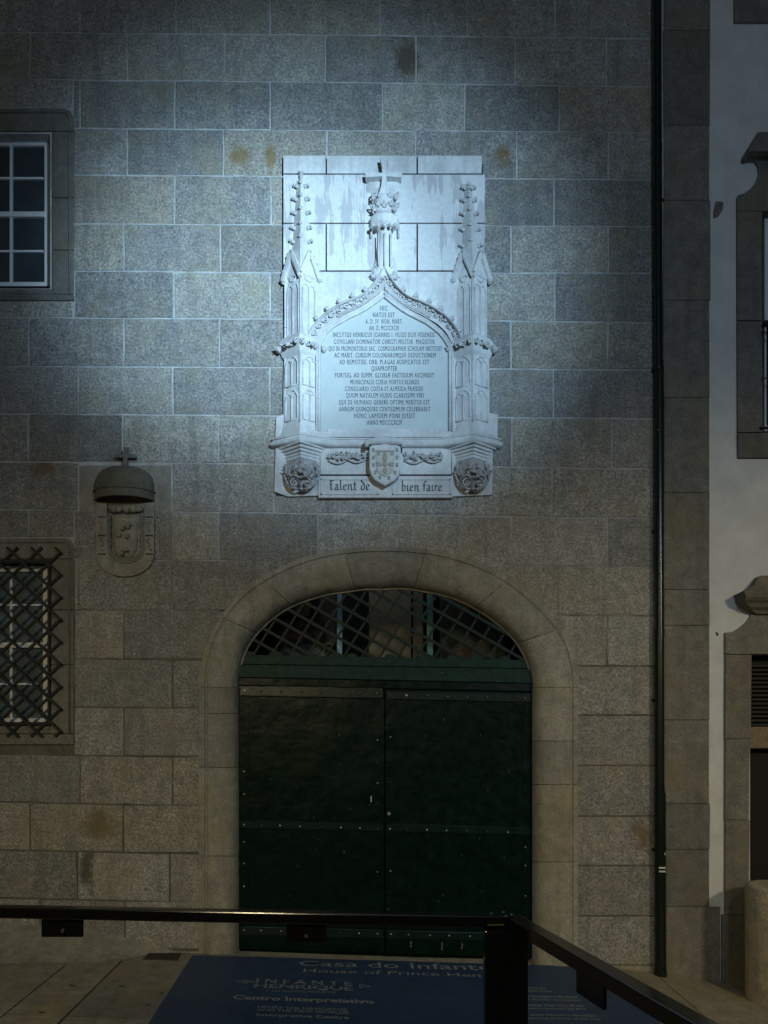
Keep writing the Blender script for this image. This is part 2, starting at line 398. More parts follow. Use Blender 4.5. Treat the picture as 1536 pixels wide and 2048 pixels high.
# joint lines running from the wall towards the viewer (world x at y=-0.02 and x at y=-4)
def line_x(p, q):
    a = gp(*p); b = gp(*q); k = (b[0]-a[0])/(b[1]-a[1]); return lambda y: a[0]+k*(y-a[1])
JL = [lambda y: -6.0+.1*y, lambda y: -4.6+.16*y, lambda y: -3.35+.2*y, line_x((150, 1915), (88, 1965)), line_x((262, 1903), (115, 2048)), lambda y: -.75, lambda y: .35, lambda y: 1.5, lambda y: 2.35, lambda y: 3.4, lambda y: 4.6, lambda y: 6.0]
rows = [0.0, -1.55, -2.9, -4.3, -5.8, -7.6]
for j in range(len(rows)-1):
    for i in range(len(JL)-1):
        gapl = .006 if i != 4 else .011
        y0, y1 = rows[j]-.004, rows[j+1]+.004
        if j % 2: y0 += 0
        slab([(JL[i](y1)+gapl, y1), (JL[i+1](y1)-gapl, y1), (JL[i+1](y0)-gapl, y0), (JL[i](y0)+gapl, y0)], R.uniform(-.002, .002))
# cement fillet against the left foot of the wall
m = M(); prof = [(-1.75, .0, .02), (-2.0, .06, .16), (-2.15, .11, .3), (-2.3, .15, .42), (-2.6, .20, .55), (-3.0, .245, .62), (-3.5, .30, .65), (-5, .4, .7), (-6.5, .5, .7)]
secs = []
for x, h, dpt in prof:
    b0 = gz(x); top = max(h, b0+.002); r_ = []
    for k in range(7):
        t = k/6; yy = -dpt*t; zz = b0-.02+(top-b0+.02)*(1-t)**1.6+noise.noise(Vector((x*3, t*4, 2)))*.012*(1-t)
        r_.append(Vector((x, yy-.001, zz)))
    secs.append(r_)
loft(m, secs, closed=False); obj('cement_ramp', m, M_cement, smooth=True, kind='structure')
# ------------------------------------------------------------------ stone building
SB = thing('stone_building', 'granite block facade with arched green gate and two left windows', 'building', (0, 0, 0))
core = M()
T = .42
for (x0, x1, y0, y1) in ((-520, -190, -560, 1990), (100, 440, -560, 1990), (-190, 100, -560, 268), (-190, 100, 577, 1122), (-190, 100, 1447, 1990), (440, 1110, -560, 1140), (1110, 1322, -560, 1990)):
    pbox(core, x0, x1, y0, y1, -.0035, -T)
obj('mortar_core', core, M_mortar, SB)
LINES = [(-28, -25, -20), (64, 70, 77), (158, 165, 174), (255, 261, 264), (348, 354, 360), (447, 450, 453), (541, 546, 546), (635, 639, 645), (732, 736, 740), (827, 833, 837),
         (923, 929, 938), (1019, 1028, 1037), (1115, 1126, 1135), (1218, 1226, 1232), (1314, 1326, 1332), (1412, 1422, 1430), (1508, 1521, 1531), (1604, 1619, 1632), (1700, 1716, 1731), (1796, 1814, 1832), (1892, 1912, 1930), (1985, 2005, 2030)]
LINES = [(-504, -504, -500), (-410, -408, -405), (-314, -312, -308), (-218, -216, -212), (-122, -120, -116)]+LINES
def ly(k, x):
    a, b, c = LINES[k]
    return a+(b-a)*x/700 if x < 700 else b+(c-b)*(x-700)/600
J = {}
base = 5
J[0] = [-330, -130, 60, 250, 450, 650, 850, 1050, 1210]; J[1] = [-420, -230, -40, 160, 350, 545, 760, 940, 1110]; J[2] = [-330, -130, 60, 255, 450, 655, 850, 1030, 1210]; J[3] = [-420, -230, -40, 160, 350, 545, 760, 940, 1110]; J[4] = [-330, -130, 60, 255, 450, 655, 850, 1030, 1210]
JJ = [[-420, -230, -40, 160, 352, 541, 760, 935, 1110], [-330, -130, 60, 255, 450, 651, 832, 1030, 1213], [-420, -230, -40, 160, 350, 541, 765, 930, 1119], [255, 447, 654, 832, 1034, 1217], [350, 542, 760, 935, 1108], [248, 441, 650, 840, 1022, 1217],
      [-420, -230, -40, 150, 348, 541, 760, 935, 1110], [-330, -130, 58, 248, 440, 650, 850, 1022, 1216], [-420, -230, -40, 157, 346, 540, 760, 935, 1107], [-330, -130, 57, 246, 438, 650, 850, 1024, 1224], [-420, -230, -40, 157, 345, 548, 740, 920, 1104], [-330, -130, 57, 345, 438, 636, 826, 1023, 1216],
      [157, 343, 1116], [248, 1214], [345], [248], [-420, -230, -40, 160, 345], [-330, -130, 60, 247], [-420, -230, -30, 155, 340], [-330, -130, 80, 250], [-420, -230, -40, 150, 330]]
for i, j in enumerate(JJ): J[base+i] = j
# arch curves in photo pixels, by angle about (768,1375)
AC = (768, 1375)
inn = [(476, 1375), (476, 1352), (481.5, 1320), (494.6, 1289), (510, 1268), (526, 1251), (573, 1216), (625, 1196), (692.5, 1183), (765, 1178), (849, 1182), (901, 1193), (948, 1214), (994.6, 1245), (1036, 1284), (1057, 1325), (1065, 1355), (1066, 1375)]
fin = [(412, 1375), (413, 1352), (420, 1310), (437, 1263), (458, 1227), (500, 1185), (552, 1153), (604, 1130), (651, 1116), (703, 1109), (765, 1106), (838, 1109), (901, 1120), (953, 1138), (1005, 1164), (1052, 1201), (1093.5, 1242), (1122, 1279), (1138, 1320), (1143, 1362), (1144, 1375)]
out = [(396, 1375), (398, 1345), (402, 1325), (416, 1279), (442.5, 1232), (484, 1182), (547, 1141), (614, 1113), (692.5, 1098), (765, 1094), (828, 1097), (901, 1106), (950, 1120), (1005, 1143), (1060, 1178), (1099, 1213), (1132, 1252), (1149, 1289), (1155, 1330), (1157, 1375)]
def polar(pts):
    return sorted((math.atan2(AC[1]-y, x-AC[0]), math.hypot(x-AC[0], y-AC[1])) for x, y in pts)
def rad(tab, a):
    if a <= tab[0][0]: return tab[0][1]
    for i in range(len(tab)-1):
        if a <= tab[i+1][0]:
            t = (a-tab[i][0])/(tab[i+1][0]-tab[i][0])
            p0 = tab[max(i-1, 0)][1]; p1 = tab[i][1]; p2 = tab[i+1][1]; p3 = tab[min(i+2, len(tab)-1)][1]
            return .5*((2*p1)+(-p0+p2)*t+(2*p0-5*p1+4*p2-p3)*t*t+(-p0+3*p1-3*p2+p3)*t**3)*.0+(p1*(1-t)+p2*t)
    return tab[-1][1]
TI, TF, TO = polar(inn), polar(fin), polar(out)
def smooth_tab(tab, n=72, k=2):
    a0, a1 = tab[0][0], tab[-1][0]; s = [(a0+(a1-a0)*i/n, rad(tab, a0+(a1-a0)*i/n)) for i in range(n+1)]
    for _ in range(k): s = [s[0]]+[(s[i][0], (s[i-1][1]+2*s[i][1]+s[i+1][1])/4) for i in range(1, n)]+[s[-1]]
    return s
TI, TF, TO = smooth_tab(TI, 90, 3), smooth_tab(TF), smooth_tab(TO)
def apt(tab, a): r_ = rad(tab, a); return (AC[0]+r_*math.cos(a), AC[1]-r_*math.sin(a))
def mid_left(y):   # half-way line of the arch ring at image row y, left and right
    if y >= 1375: return 436, 1111
    best = {}
    for s in (0, 1):
        lo, hi = (PI, PI/2) if s == 0 else (0, PI/2)
        for _ in range(30):
            a = (lo+hi)/2; p = apt(TI, a); q = apt(TO, a); yy = (p[1]+q[1])/2
            if yy > y: lo = a
            else: hi = a
        best[s] = (p[0]+q[0])/2
    return best[0], best[1]
YTOPM = (1178+1094)/2
def stone(pts, mt=M_gran, ch=.006):
    m = M(); g_ = 1.2+R.uniform(0, .5)
    df = R.uniform(.0, .005)
    dn = []
    for i in range(len(pts)):
        a = pts[i]; b = pts[(i+1) % len(pts)]; l = math.hypot(b[0]-a[0], b[1]-a[1]); dn.append(a)
        k = 2 if l > 60 and len(pts) <= 6 else (1 if l > 30 and len(pts) <= 6 else 0)
        for t in range(1, k+1): dn.append((a[0]+(b[0]-a[0])*t/(k+1), a[1]+(b[1]-a[1])*t/(k+1)))
    pts = dn; q = []
    for i in range(len(pts)):
        a = pts[i-1]; b = pts[i]; e = pts[(i+1) % len(pts)]
        x = b[0]; y = b[1]
        # shrink by the joint
        def nrm(p, q_):
            dx, dy = q_[0]-p[0], q_[1]-p[1]; l = math.hypot(dx, dy) or 1; return (-dy/l, dx/l)
        n1 = nrm(a, b); n2 = nrm(b, e)
        nx, ny = n1[0]+n2[0], n1[1]+n2[1]; l = nx*nx+ny*ny
        if l > .2: nx *= 2/l; ny *= 2/l
        q.append((x+nx*g_+R.uniform(-.75, .75), y+ny*g_+R.uniform(-.75, .75)))
    prism(m, q, df, -.03, ch, depread=0)
    return obj('stone_block', m, mt, SB)
HOLES = [(-190, 146, 215, 602), (-190, 148, 1075, 1491)]
def add_block(k, x0, x1, y0f, y1f):
    pts = [(x0, y0f(x0)), ((x0+x1)/2, y0f((x0+x1)/2)), (x1, y0f(x1)), (x1, y1f(x1)), ((x0+x1)/2, y1f((x0+x1)/2)), (x0, y1f(x0))]
    stone(pts)
for k in range(len(LINES)-1):
    js = sorted(J[k]); y_mid = ly(k, 0)
    xs_ = [-520]+js+[1318]
    yt = lambda x, k=k: ly(k, x); yb = lambda x, k=k: ly(k+1, x)
    ar = (k-base) >= 12
    row = k-base
    segs = []
    if not ar:
        segs = [(xs_[i], xs_[i+1]) for i in range(len(xs_)-1)]
    else:
        L_ = [x for x in xs_ if x < 436]; Rr = [x for x in xs_ if x > 1100]
        segs = [(L_[i], L_[i+1]) for i in range(len(L_)-1)]+[(Rr[i], Rr[i+1]) for i in range(len(Rr)-1)]
        for side in (0, 1):      # the block that meets the arch
            x_in = L_[-1] if side == 0 else Rr[0]
            y0_, y1_ = yt(x_in), yb(x_in); n = 8
            cur = []
            for t in range(n+1):
                y = y0_+(y1_-y0_)*t/n
                cur.append((mid_left(max(y, YTOPM+.5))[side], y))
            if side == 0: pts = [(x_in, y0_)]+cur+[(x_in, y1_)]
            else: pts = cur[::-1]+[(x_in, y0_), (x_in, y1_)]
            if abs(cur[0][0]-x_in) > 12 or abs(cur[-1][0]-x_in) > 12: stone(pts)
    for (a, b) in segs:
        done = False
        for (hx0, hx1, hy0, hy1) in HOLES:
            t0, t1 = yt(a), yb(a)
            if t1 > hy0+2 and t0 < hy1-2 and a < hx1-4 and b > hx0+4:
                done = True
                if a < hx0-8: add_block(k, a, hx0, yt, yb)
                if b > hx1+8: add_block(k, hx1, b, yt, yb)
                aa, bb = max(a, hx0), min(b, hx1)
                if t0 < hy0-8: add_block(k, aa, bb, yt, lambda x, h=hy0: h)
                if t1 > hy1+8: add_block(k, aa, bb, lambda x, h=hy1: h, yb)
                break
        if done: continue
        # the sunken relief slab replaces three courses of blocks between x=157 and x=343
        if row in (10, 11) and a < 343 and b > 157:
            if a < 150: add_block(k, a, 157, yt, yb)
            continue
        add_block(k, a, b, yt, yb)
# arch stones
def ring_path():
    pts = []
    for y in (1925, 1800, 1712, 1625, 1535, 1427, 1376): pts.append(('L', y))
    return pts
def cross_section(po, pf, pi):
    """outer, fine line, inner pixel points -> list of world points from outer back, over the front, to inner back"""
    def lerp(a, b, t): return (a[0]+(b[0]-a[0])*t, a[1]+(b[1]-a[1])*t)
    r_ = []
    q = U(*po, .016); r_.append(Vector((q.x, .03, q.z))); r_.append(q)
    r_.append(U(*lerp(po, pf, .72), .019)); r_.append(U(*lerp(po, pf, .93), .006)); r_.append(U(*lerp(pf, pi, .015), .006)); r_.append(U(*lerp(pf, pi, .05), .018))
    for t, dp in ((.22, .019), (.42, .012), (.62, -.006), (.80, -.040), (.93, -.085), (.985, -.125)):
        r_.append(U(*lerp(pf, pi, t), dp))
    q = U(*pi, -.135); r_.append(q); r_.append(Vector((q.x, .24, q.z)))
    return r_
def ring_pts(s):
    """s in px along: negative = left jamb y, angles otherwise"""
    kind, v = s
    if kind == 'L': return (397, v), (413, v), (477, v)
    if kind == 'R': return (1156, v), (1143.5, v), (1065.5, v)
    return apt(TO, v), apt(TF, v), apt(TI, v)
def voussoir(path):
    m = M(); secs = [cross_section(*ring_pts(s)) for s in path]
    loft(m, secs, closed=True); o = obj('arch_stone', m, M_smooth, SB, smooth=True, angle=32)
def ang(px, py): return math.atan2(AC[1]-py, px-AC[0])
gapy = .55
for y0, y1 in ((1374.5, 1427), (1427, 1535), (1535, 1712), (1712, 1912)):
    voussoir([('L', y1-gapy), ('L', (y0+y1)/2), ('L', y0+gapy)])
for y0, y1 in ((1374.5, 1482), (1482, 1569), (1569, 1724), (1724, 1940)):
    voussoir([('R', y0+gapy), ('R', (y0+y1)/2), ('R', y1-gapy)])
cuts = [PI, ang(478, 1250), ang(556, 1185), ang(699, 1140), ang(840, 1140), ang(985, 1185), ang(1083, 1270), 0]
for i in range(len(cuts)-1):
    a0, a1 = cuts[i], cuts[i+1]; n = 9; g_ = .0019
    p = [('A', a0-g_+(a1+g_-a0+g_)*t/n) for t in range(n+1)]
    voussoir(p)
# window surrounds
def rrect(x0, x1, y0, y1, r, n=5):
    pts = [(x0, y1), (x0, y0)]
    for i in range(n+1):
        a = PI/2*(1-i/n); pts.append((x1-r+r*math.cos(a), y0+r-r*math.sin(a)))
    pts.append((x1, y1)); return pts
def surround(ox0, ox1, oy0, oy1, ix0, ix1, iy0, iy1, r, cut):
    mt = M_quoin
    def pc(pts, df=.014, rel=None):
        m = M(); prism(m, pts, df, -.14, .005); obj('surround_stone', m, mt, SB)
    e = 1.0
    # lintel with rounded corner
    n = 6; corner = [(ox1-r+r*math.cos(PI/2*(1-i/n)), oy0+r-r*math.sin(PI/2*(1-i/n))) for i in range(n+1)]
    pc([(ox0, oy0)]+corner+[(ox1, iy0-e), (ox0, iy0-e)])
    ys = [iy0]+cut+[oy1-((oy1-iy1)*.55)]
    for a, b in zip(ys[:-1], ys[1:]):
        pc([(ix1, a+e), (ox1, a+e), (ox1, b-e), (ix1, b-e)], .012)
        pc([(ox0, a+e), (ix0, a+e), (ix0, b-e), (ox0, b-e)], .012)
    pc([(ix0+e, iy1), (ix1-e, iy1), (ix1-e, ys[-1]-e), (ix0+e, ys[-1]-e)], .010)
    pc([(ox0, ys[-1]+e), (ox1, ys[-1]+e), (ox1, oy1-e), (ox0, oy1-e)], .018)
    # raised fillet moulding round the edge
    m = M()
    path = [(ox0+8, oy0+9)]+[(x-(x-(ox1-r))*0-8*math.cos(PI/2*(1-i/n)), y+8*math.sin(PI/2*(1-i/n))) for i, (x, y) in enumerate(corner)]+[(ox1-8, ys[-1])]
    tube(m, [U(x, y, .015) for x, y in path], .010, 6); obj('surround_moulding', m, mt, SB, smooth=True)
surround(-235, 147, 216, 601, -190, 104, 262, 578, 22, [395, 500])
surround(-235, 147, 1076, 1490, -190, 99, 1118, 1450, 20, [1220, 1330])
# ---- windows
def window(x0, x1, y0, y1, vx, hy, meet, pane_m, dep):
    m = M()
    for (a, b, c, d_) in ((x0, x1, y0-12, y0), (x1, x1+6, y0-12, y1+6), (x0-6, x0, y0-12, y1+6), (x0, x1, y1, y1+6)): pbox(m, a, b, c, d_, dep-.012, dep-.10)
    wn = obj('window', m, M_iron, SB)
    f = M(); fw = 10
    for (a, b, c, d_) in ((x0, x1, y0, y0+fw+1), (x0, x1, y1-8, y1), (x0, x0+fw, y0+fw+1, y1-8), (x1-fw, x1, y0+fw+1, y1-8)): pbox(f, a, b, c, d_, dep, dep-.05)
    obj('sash_frame', f, M_white, wn)
    f = M(); pbox(f, x0+fw, x1-fw, meet-5, meet+5, dep+.006, dep-.05); obj('meeting_rail', f, M_white, wn)
    for x in vx:
        f = M(); pbox(f, x-2.6, x+2.6, y0+fw+1, meet-5, dep-.004, dep-.04); obj('muntin', f, M_white, wn)
        f = M(); pbox(f, x-2.6, x+2.6, meet+5, y1-8, dep-.004, dep-.04); obj('muntin', f, M_white, wn)
    vv = [x0+fw]+vx+[x1-fw]
    for y in hy:
        for a, b in zip(vv[:-1], vv[1:]):
            f = M(); pbox(f, a+2.7, b-2.7, y-2, y+2, dep-.006, dep-.04); obj('muntin', f, M_white, wn)
    hh = sorted([y0+fw, y1-8, meet]+hy)
    for a, b in zip(vv[:-1], vv[1:]):
        for c, d_ in zip(hh[:-1], hh[1:]):
            f = M(); q = [U(a, d_, dep-.022), U(b, d_, dep-.022+R.uniform(-.002, .002)), U(b, c, dep-.022+R.uniform(-.002, .002)), U(a, c, dep-.022)]
            f.add(q, [(0, 1, 2, 3)]); obj('pane', f, pane_m, wn)
    # blind / room darkness behind
    return wn
window(-186, 99, 280, 572, [-118, -48, 22], [356, 502], 428, M_pane, -.095)
w2 = window(-186, 96, 1132, 1444, [-118, -48, 22], [1210, 1368], 1290, M_pane2, -.105)
# iron grille before the lower window
def gbar(p, q, w_, dep):
    m = M(); bar(m, U(*p, dep), U(*q, dep), w_, w_); obj('grille_bar', m, M_iron, w2)
gd = .035
gbar((98, 1118), (98, 1450), .020, gd); gbar((-182, 1118), (-182, 1450), .020, gd); gbar((-184, 1122), (100, 1122), .022, gd-.002); gbar((-184, 1447), (100, 1447), .022, gd-.002)
PX, PY = 48.0, 44.7
def clipseg(p, q, x0, x1, y0, y1):
    t0, t1 = 0, 1; dx, dy = q[0]-p[0], q[1]-p[1]
    for pp, qq in ((-dx, p[0]-x0), (dx, x1-p[0]), (-dy, p[1]-y0), (dy, y1-p[1])):
        if abs(pp) < 1e-9:
            if qq < 0: return None
        else:
            r_ = qq/pp
            if pp < 0: t0 = max(t0, r_)
            else: t1 = min(t1, r_)
    if t0 >= t1: return None
    return (p[0]+dx*t0, p[1]+dy*t0), (p[0]+dx*t1, p[1]+dy*t1)
for k in range(-14, 16):
    for sgn in (1, -1):
        # through (121, 1150+k*PY) with slope sgn*PY/PX
        y = 1150+k*PY; s = sgn*PY/PX
        c = clipseg((-400, y+s*(-400-121)), (400, y+s*(400-121)), -205, 122, 1095, 1473)
        if c: gbar(c[0], c[1], .021, gd+.012*sgn+.004)
# ---- gate
GD = -.155
def pb(m, x0, x1, y0, y1, df, db): return pbox(m, x0, x1, y0, y1, df, db)
gm = M()
# backing frame behind the leaves
pb(gm, 470, 1072, 1366, 1915, GD-.05, GD-.09)
gate = obj('gate', gm, M_green, SB, label='tall dark green riveted double gate with iron lattice fanlight')
def tilt(x, yl, yr): return yl+(yr-yl)*(x-478)/(1065-478)
def board(name, x0, x1, yl0, yl1, yr0, yr1, df, db, mt, n=6, wob=0.0):
    m = M(); pts = []
    for i in range(n+1):
        x = x0+(x1-x0)*i/n; pts.append((x, tilt(x, yl0, yr0)+R.uniform(-wob, wob)))
    for i in range(n, -1, -1):
        x = x0+(x1-x0)*i/n; pts.append((x, tilt(x, yl1, yr1)+R.uniform(-wob, wob)))
    prism(m, pts, df, db, .003); return obj(name, m, mt, gate)
board('transom_board', 474, 1069, 1309, 1328, 1320, 1337, GD+.005, GD-.05, M_transom)
board('transom_board', 474, 1069, 1329, 1354, 1338, 1366, GD+.013, GD-.05, M_transom)
board('transom_board', 474, 1069, 1355, 1370, 1367, 1383, GD+.002, GD-.05, M_green)
for x0, x1 in ((477, 768.6), (770.6, 1067)):
    board('gate_leaf', x0, x1, 1371, 1898, 1385, 1916, GD-.008, GD-.045, M_green, 8)
board('iron_strap', 480, 766, 1371, 1391, 1381, 1403, GD+.012, GD-.012, M_strap, 14, .6)
board('iron_strap', 773, 1062, 1376, 1392, 1388, 1404, GD+.003, GD-.012, M_strap, 14, .3)
board('iron_strap', 480, 766, 1641, 1656, 1656, 1670, GD+.006, GD-.012, M_strap, 16, .5)
board('iron_strap', 773, 1062, 1640, 1656, 1655, 1670, GD+.003, GD-.012, M_strap, 16, .4)
board('iron_strap', 480, 766, 1853, 1870, 1868, 1884, GD+.003, GD-.012, M_strap, 12, .4)
board('iron_strap', 773, 1062, 1853, 1870, 1868, 1884, GD+.003, GD-.012, M_strap, 12, .4)
for x0, x1 in ((742, 766), (773, 790), (480, 497), (1046, 1062)):
    for y0, y1 in ((1408, 1642), (1664, 1852)):
        m = M(); pb(m, x0, x1, y0, y1, GD-.0035, GD-.012); obj('iron_strap', m, M_green, gate)
def stud(x, y, r=.009, lite=False, dep=None):
    m = M(); v, f = ico(2); c = U(x, y, (GD+.004) if dep is None else dep)
    m.add([c+Vector((p.x*r, p.y*r*.6, p.z*r)) for p in v], f); obj('stud', m, M_studl if lite else M_stud, gate, smooth=True)
for x in (489, 522, 562, 602, 643, 682, 720, 754): stud(x, tilt(x, 1381, 1393), .013, x in (489,), GD+.014)
for x in (780, 813, 856, 896, 935, 975, 1013, 1050): stud(x, tilt(x, 1382, 1396)+1, .012, x == 813, GD+.006)
for x in (488, 524, 560, 600, 643, 682, 720, 755, 780, 815, 854, 893, 934, 975, 1016): stud(x, tilt(x, 1647, 1664)+2, .008, R.random() < .7, GD+.008)
for x in (488, 522, 562, 680, 718, 755, 782, 817, 860, 898, 940, 1012): stud(x, tilt(x, 1860, 1876), .007, R.random() < .6, GD+.006)
for y in (1414, 1498, 1543, 1588, 1684, 1727, 1773): stud(488, y, .0075, y > 1530, GD+.001)
for y in (1438, 1530, 1571, 1694, 1731, 1792): stud(1051, y, .006, y > 1650, GD+.001)
for y in (1434, 1480, 1525, 1566, 1607, 1744): stud(755, y, .0065, y in (1480, 1566, 1744), GD+.001)
for y in (1432, 1474, 1521, 1564, 1607, 1742, 1785): stud(781, y, .0065, y in (1474, 1742), GD+.001)
for x in (518, 560, 612, 677, 738, 793, 838, 884, 930, 978, 1028): stud(x, tilt(x, 1338, 1350), .0095, False, GD+.016)
# lock escutcheon and pull slot
m = M(); c = U(778, 1627, GD+.004); pts = []
tube(m, [c, c+Vector((0, -.012, 0))], .021, 16); obj('lock_plate', m, M_stud, gate)
m = M(); tube(m, [c+Vector((0, -.012, 0)), c+Vector((0, -.022, 0))], .010, 12); obj('keyhole_boss', m, M_studl, gate)
m = M(); pb(m, 741, 743.4, 1592, 1604, GD+.003, GD-.01); obj('letter_slot', m, M_studl, gate)
# paint scars at the gate foot
for x, h in ((822, 12), (884, 16), (924, 13)):
    m = M(); n = 5; pts = [(x+R.uniform(-1.5, 1.5)-1, 1885+tilt(x, 0, 16)-12+h*i/n) for i in range(n+1)]+[(x+R.uniform(-.6, 1.5)+1.2, 1885+tilt(x, 0, 16)-12+h*i/n) for i in range(n, -1, -1)]
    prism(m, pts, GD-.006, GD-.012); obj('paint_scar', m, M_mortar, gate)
# lattice fanlight
poly = [apt(TI, PI*i/60) for i in range(61)]
def inside(x, y):
    if y > tilt(x, 1311, 1321): return False
    a = math.atan2(AC[1]-y, x-AC[0])
    return math.hypot(x-AC[0], y-AC[1]) < rad(TI, a)+3
def lattice(slope, x_ref, step, n0, n1, w_, dep, h_):
    for k in range(n0, n1):
        # line through (x_ref+k*step, 1250)
        xr = x_ref+k*step; run = []
        L_ = math.hypot(1, slope); dx, dy = 1/L_, slope/L_
        for t in range(-700, 700, 2):
            x, y = xr+dx*t, 1250+dy*t
            if inside(x, y): run.append((x, y))
        if len(run) > 8:
            m = M(); bar(m, U(*run[0], dep), U(*run[-1], dep), w_, h_); obj('lattice_bar', m, M_lattice, gate)
lattice(.565, 690, 58.5, -8, 9, .026, GD+.002, .016)
lattice(-1.62, 690, 36.5, -10, 14, .019, GD-.016, .014)
# rim bar round the fanlight
m = M(); path = [apt(TI, PI*.965-(PI*.93)*i/50) for i in range(51)]
tube(m, [U(AC[0]+(x-AC[0])*.992, y+2.0, GD+.004) for x, y in path], .010, 6); obj('fanlight_rim', m, M_smooth, gate, smooth=True)
for x in (500, 548, 590, 668, 704, 780, 846, 905, 955, 1010):      # cut-out lugs under the lattice
    m = M(); yy = tilt(x, 1309, 1320); pts = [(x-12, yy+1), (x-9, yy-5), (x-2, yy-7), (x+7, yy-5), (x+13, yy+1)]
    prism(m, pts, GD+.004, GD-.02); obj('lattice_lug', m, M_transom, gate)
# the passage seen through the lattice
ID = -1.3
m = M(); a = U(300, 2000, 0); 
box(m, (-2.0, .40, -.3), (2.0, 1.75, -.25)); box(m, (-2.0, .43, 3.9), (2.0, 1.75, 3.95)); box(m, (-2.05, .43, -.3), (-2.0, 1.75, 3.95)); box(m, (2.0, .43, -.3), (2.05, 1.75, 3.95)); box(m, (-2.05, 1.75, -.3), (2.05, 1.8, 3.95))
obj('passage', m, M_int, SB)
def ip(name, x0, x1, y0, y1, dp, mt, th=.04):
    m = M(); pbox(m, x0, x1, y0, y1, dp, dp-th); obj(name, m, mt, SB)
ip('interior_panel', 738, 822, 1120, 1420, -1.1, M_tan); ip('interior_panel', 826, 846, 1120, 1420, -1.15, M_tan)
ip('interior_post', 674, 684, 1120, 1420, -.95, M_blue); ip('interior_post', 854, 866, 1120, 1420, -.95, M_teal)
ip('interior_poster', 560, 650, 1240, 1330, -1.2, M_post); ip('interior_poster', 640, 670, 1140, 1290, -1.22, M_tan); ip('interior_poster', 880, 1010, 1190, 1320, -1.2, M_post); ip('interior_poster', 590, 618, 1180, 1232, -1.22, M_tan)
lamp('passage_fill', 'AREA', (0, .75, 3.85), (0.1, 1.75, 2.7), 1.4, (.85, .95, 1.0), size=.8)  # added fill light for the passage interior, no actual lamp known there
# ---- quoin strip right of the pipe (own stones, slightly proud)
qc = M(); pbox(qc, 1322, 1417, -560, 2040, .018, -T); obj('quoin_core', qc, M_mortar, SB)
qy = [-500, -320, -130, 60, 250, 400, 600, 795, 985, 1179, 1251, 1440, 1607, 1699, 1814, 2015]
for a, b in zip(qy[:-1], qy[1:]):
    m = M(); x1 = 1419+R.uniform(-1, 2)
    if a == 1814: x1 = 1440
    prism(m, [(1328+R.uniform(-1.5, 1), a+.45), (x1, a+.45), (x1+R.uniform(-1, 1), b-.45), (1328+R.uniform(-1, 1), b-.45)], .030+R.uniform(0, .003), -.05, .005); obj('quoin_stone', m, M_quoin, SB)
# spalled patch on the block beside the arch
m = M()
for (x, y) in ((283, 1456), (290, 1462), (300, 1466), (312, 1463), (326, 1462), (340, 1466), (352, 1470), (362, 1460), (372, 1455), (346, 1478), (330, 1476), (300, 1474), (318, 1484), (280, 1448), (376, 1450)):
    c = U(x, y, .004); blob(m, c, (.018, .006, .010), R.random()*3, 1, .3)
obj('spalled_patch', m, M_cement, SB, kind='stuff')
# ------------------------------------------------------------------ neighbouring house
NB = thing('plastered_house', 'white plastered house with stone framed window and door, far right edge', 'building', (3.4, .1, -.2))
m = M(); pbox(m, 1416.5, 1524, -560, 1300, .004, -T); pbox(m, 1416.5, 1500, 1300, 1830, .004, -T); pbox(m, 1524, 2300, -560, 421, .004, -T); pbox(m, 1524, 2300, 866, 1300, .004, -T); pbox(m, 1436, 1500, 1830, 2060, .004, -T)
pbox(m, 1850, 2300, 421, 866, .004, -T); pbox(m, 1850, 2300, 1300, 2060, .004, -T)
obj('plaster_wall', m, M_plaster, NB)
def nst(name, pts, df, db=-.1, mt=M_quoin, ch=.004):
    m = M(); prism(m, pts, df, db, ch); obj(name, m, mt, NB)
nst('stone_block', [(1469, -90), (1900, -90), (1900, 43), (1469, 43)], .028)
# upper window surround
scoop = [(1474.5, 394), (1476, 390), (1489, 386), (1500, 378), (1509, 368), (1516, 354), (1518, 342), (1516, 330), (1509, 320), (1501, 315)]
nst('window_lintel', scoop+[(1900, 315), (1900, 421), (1474.5, 421)], .030)
nst('window_jamb', [(1474.5, 422), (1525, 422), (1525, 640), (1475, 640)], .030); nst('window_jamb', [(1475, 642), (1525, 642), (1526, 864), (1476, 864)], .030)
nst('window_sill', [(1476, 866), (1900, 866), (1900, 915), (1477, 915)], .032); nst('window_jamb', [(1800, 422), (1850, 422), (1850, 864), (1800, 864)], .030)
def cornice(pts_out, x_end, name):
    """stepped projecting cornice: rows of (x_left, y, projection)"""
    m = M(); secs = []
    for (x, y, pr) in pts_out:
        a = U(x, y, .03+pr); a.x = U(x, y, -.05).x; b = U(x_end, y, .03+pr)
        secs.append([Vector((a.x, -.03-pr, a.z)), Vector((b.x, -.03-pr, b.z)), Vector((b.x, .05, b.z)), Vector((a.x, .05, a.z))])
    loft(m, secs); obj(name, m, M_quoin, NB)
cornice([(1505, 264, .02), (1500, 268, .03), (1490, 280, .06), (1481, 288, .10), (1475, 294, .12), (1476, 302, .12), (1479, 304, .11), (1481, 311, .07), (1488, 316, .03)], 1900, 'window_cornice')
m = M(); pbox(m, 1527, 1800, 436, 866, -.10, -.14); wn = obj('window', m, M_iron, NB)
m = M(); pbox(m, 1529.5, 1541, 436, 640, -.07, -.10); pbox(m, 1529.5, 1535, 655, 862, -.08, -.10); obj('window_frame', m, M_white, wn)
m = M(); pbox(m, 1541.5, 1790, 440, 860, -.085, -.095); obj('pane', m, M_pane, wn)
for y in (650, 664, 756): 
    m = M(); tube(m, [U(1524, y, .06), U(1700, y, .06)], .006, 6); obj('balcony_bar', m, M_iron, wn)
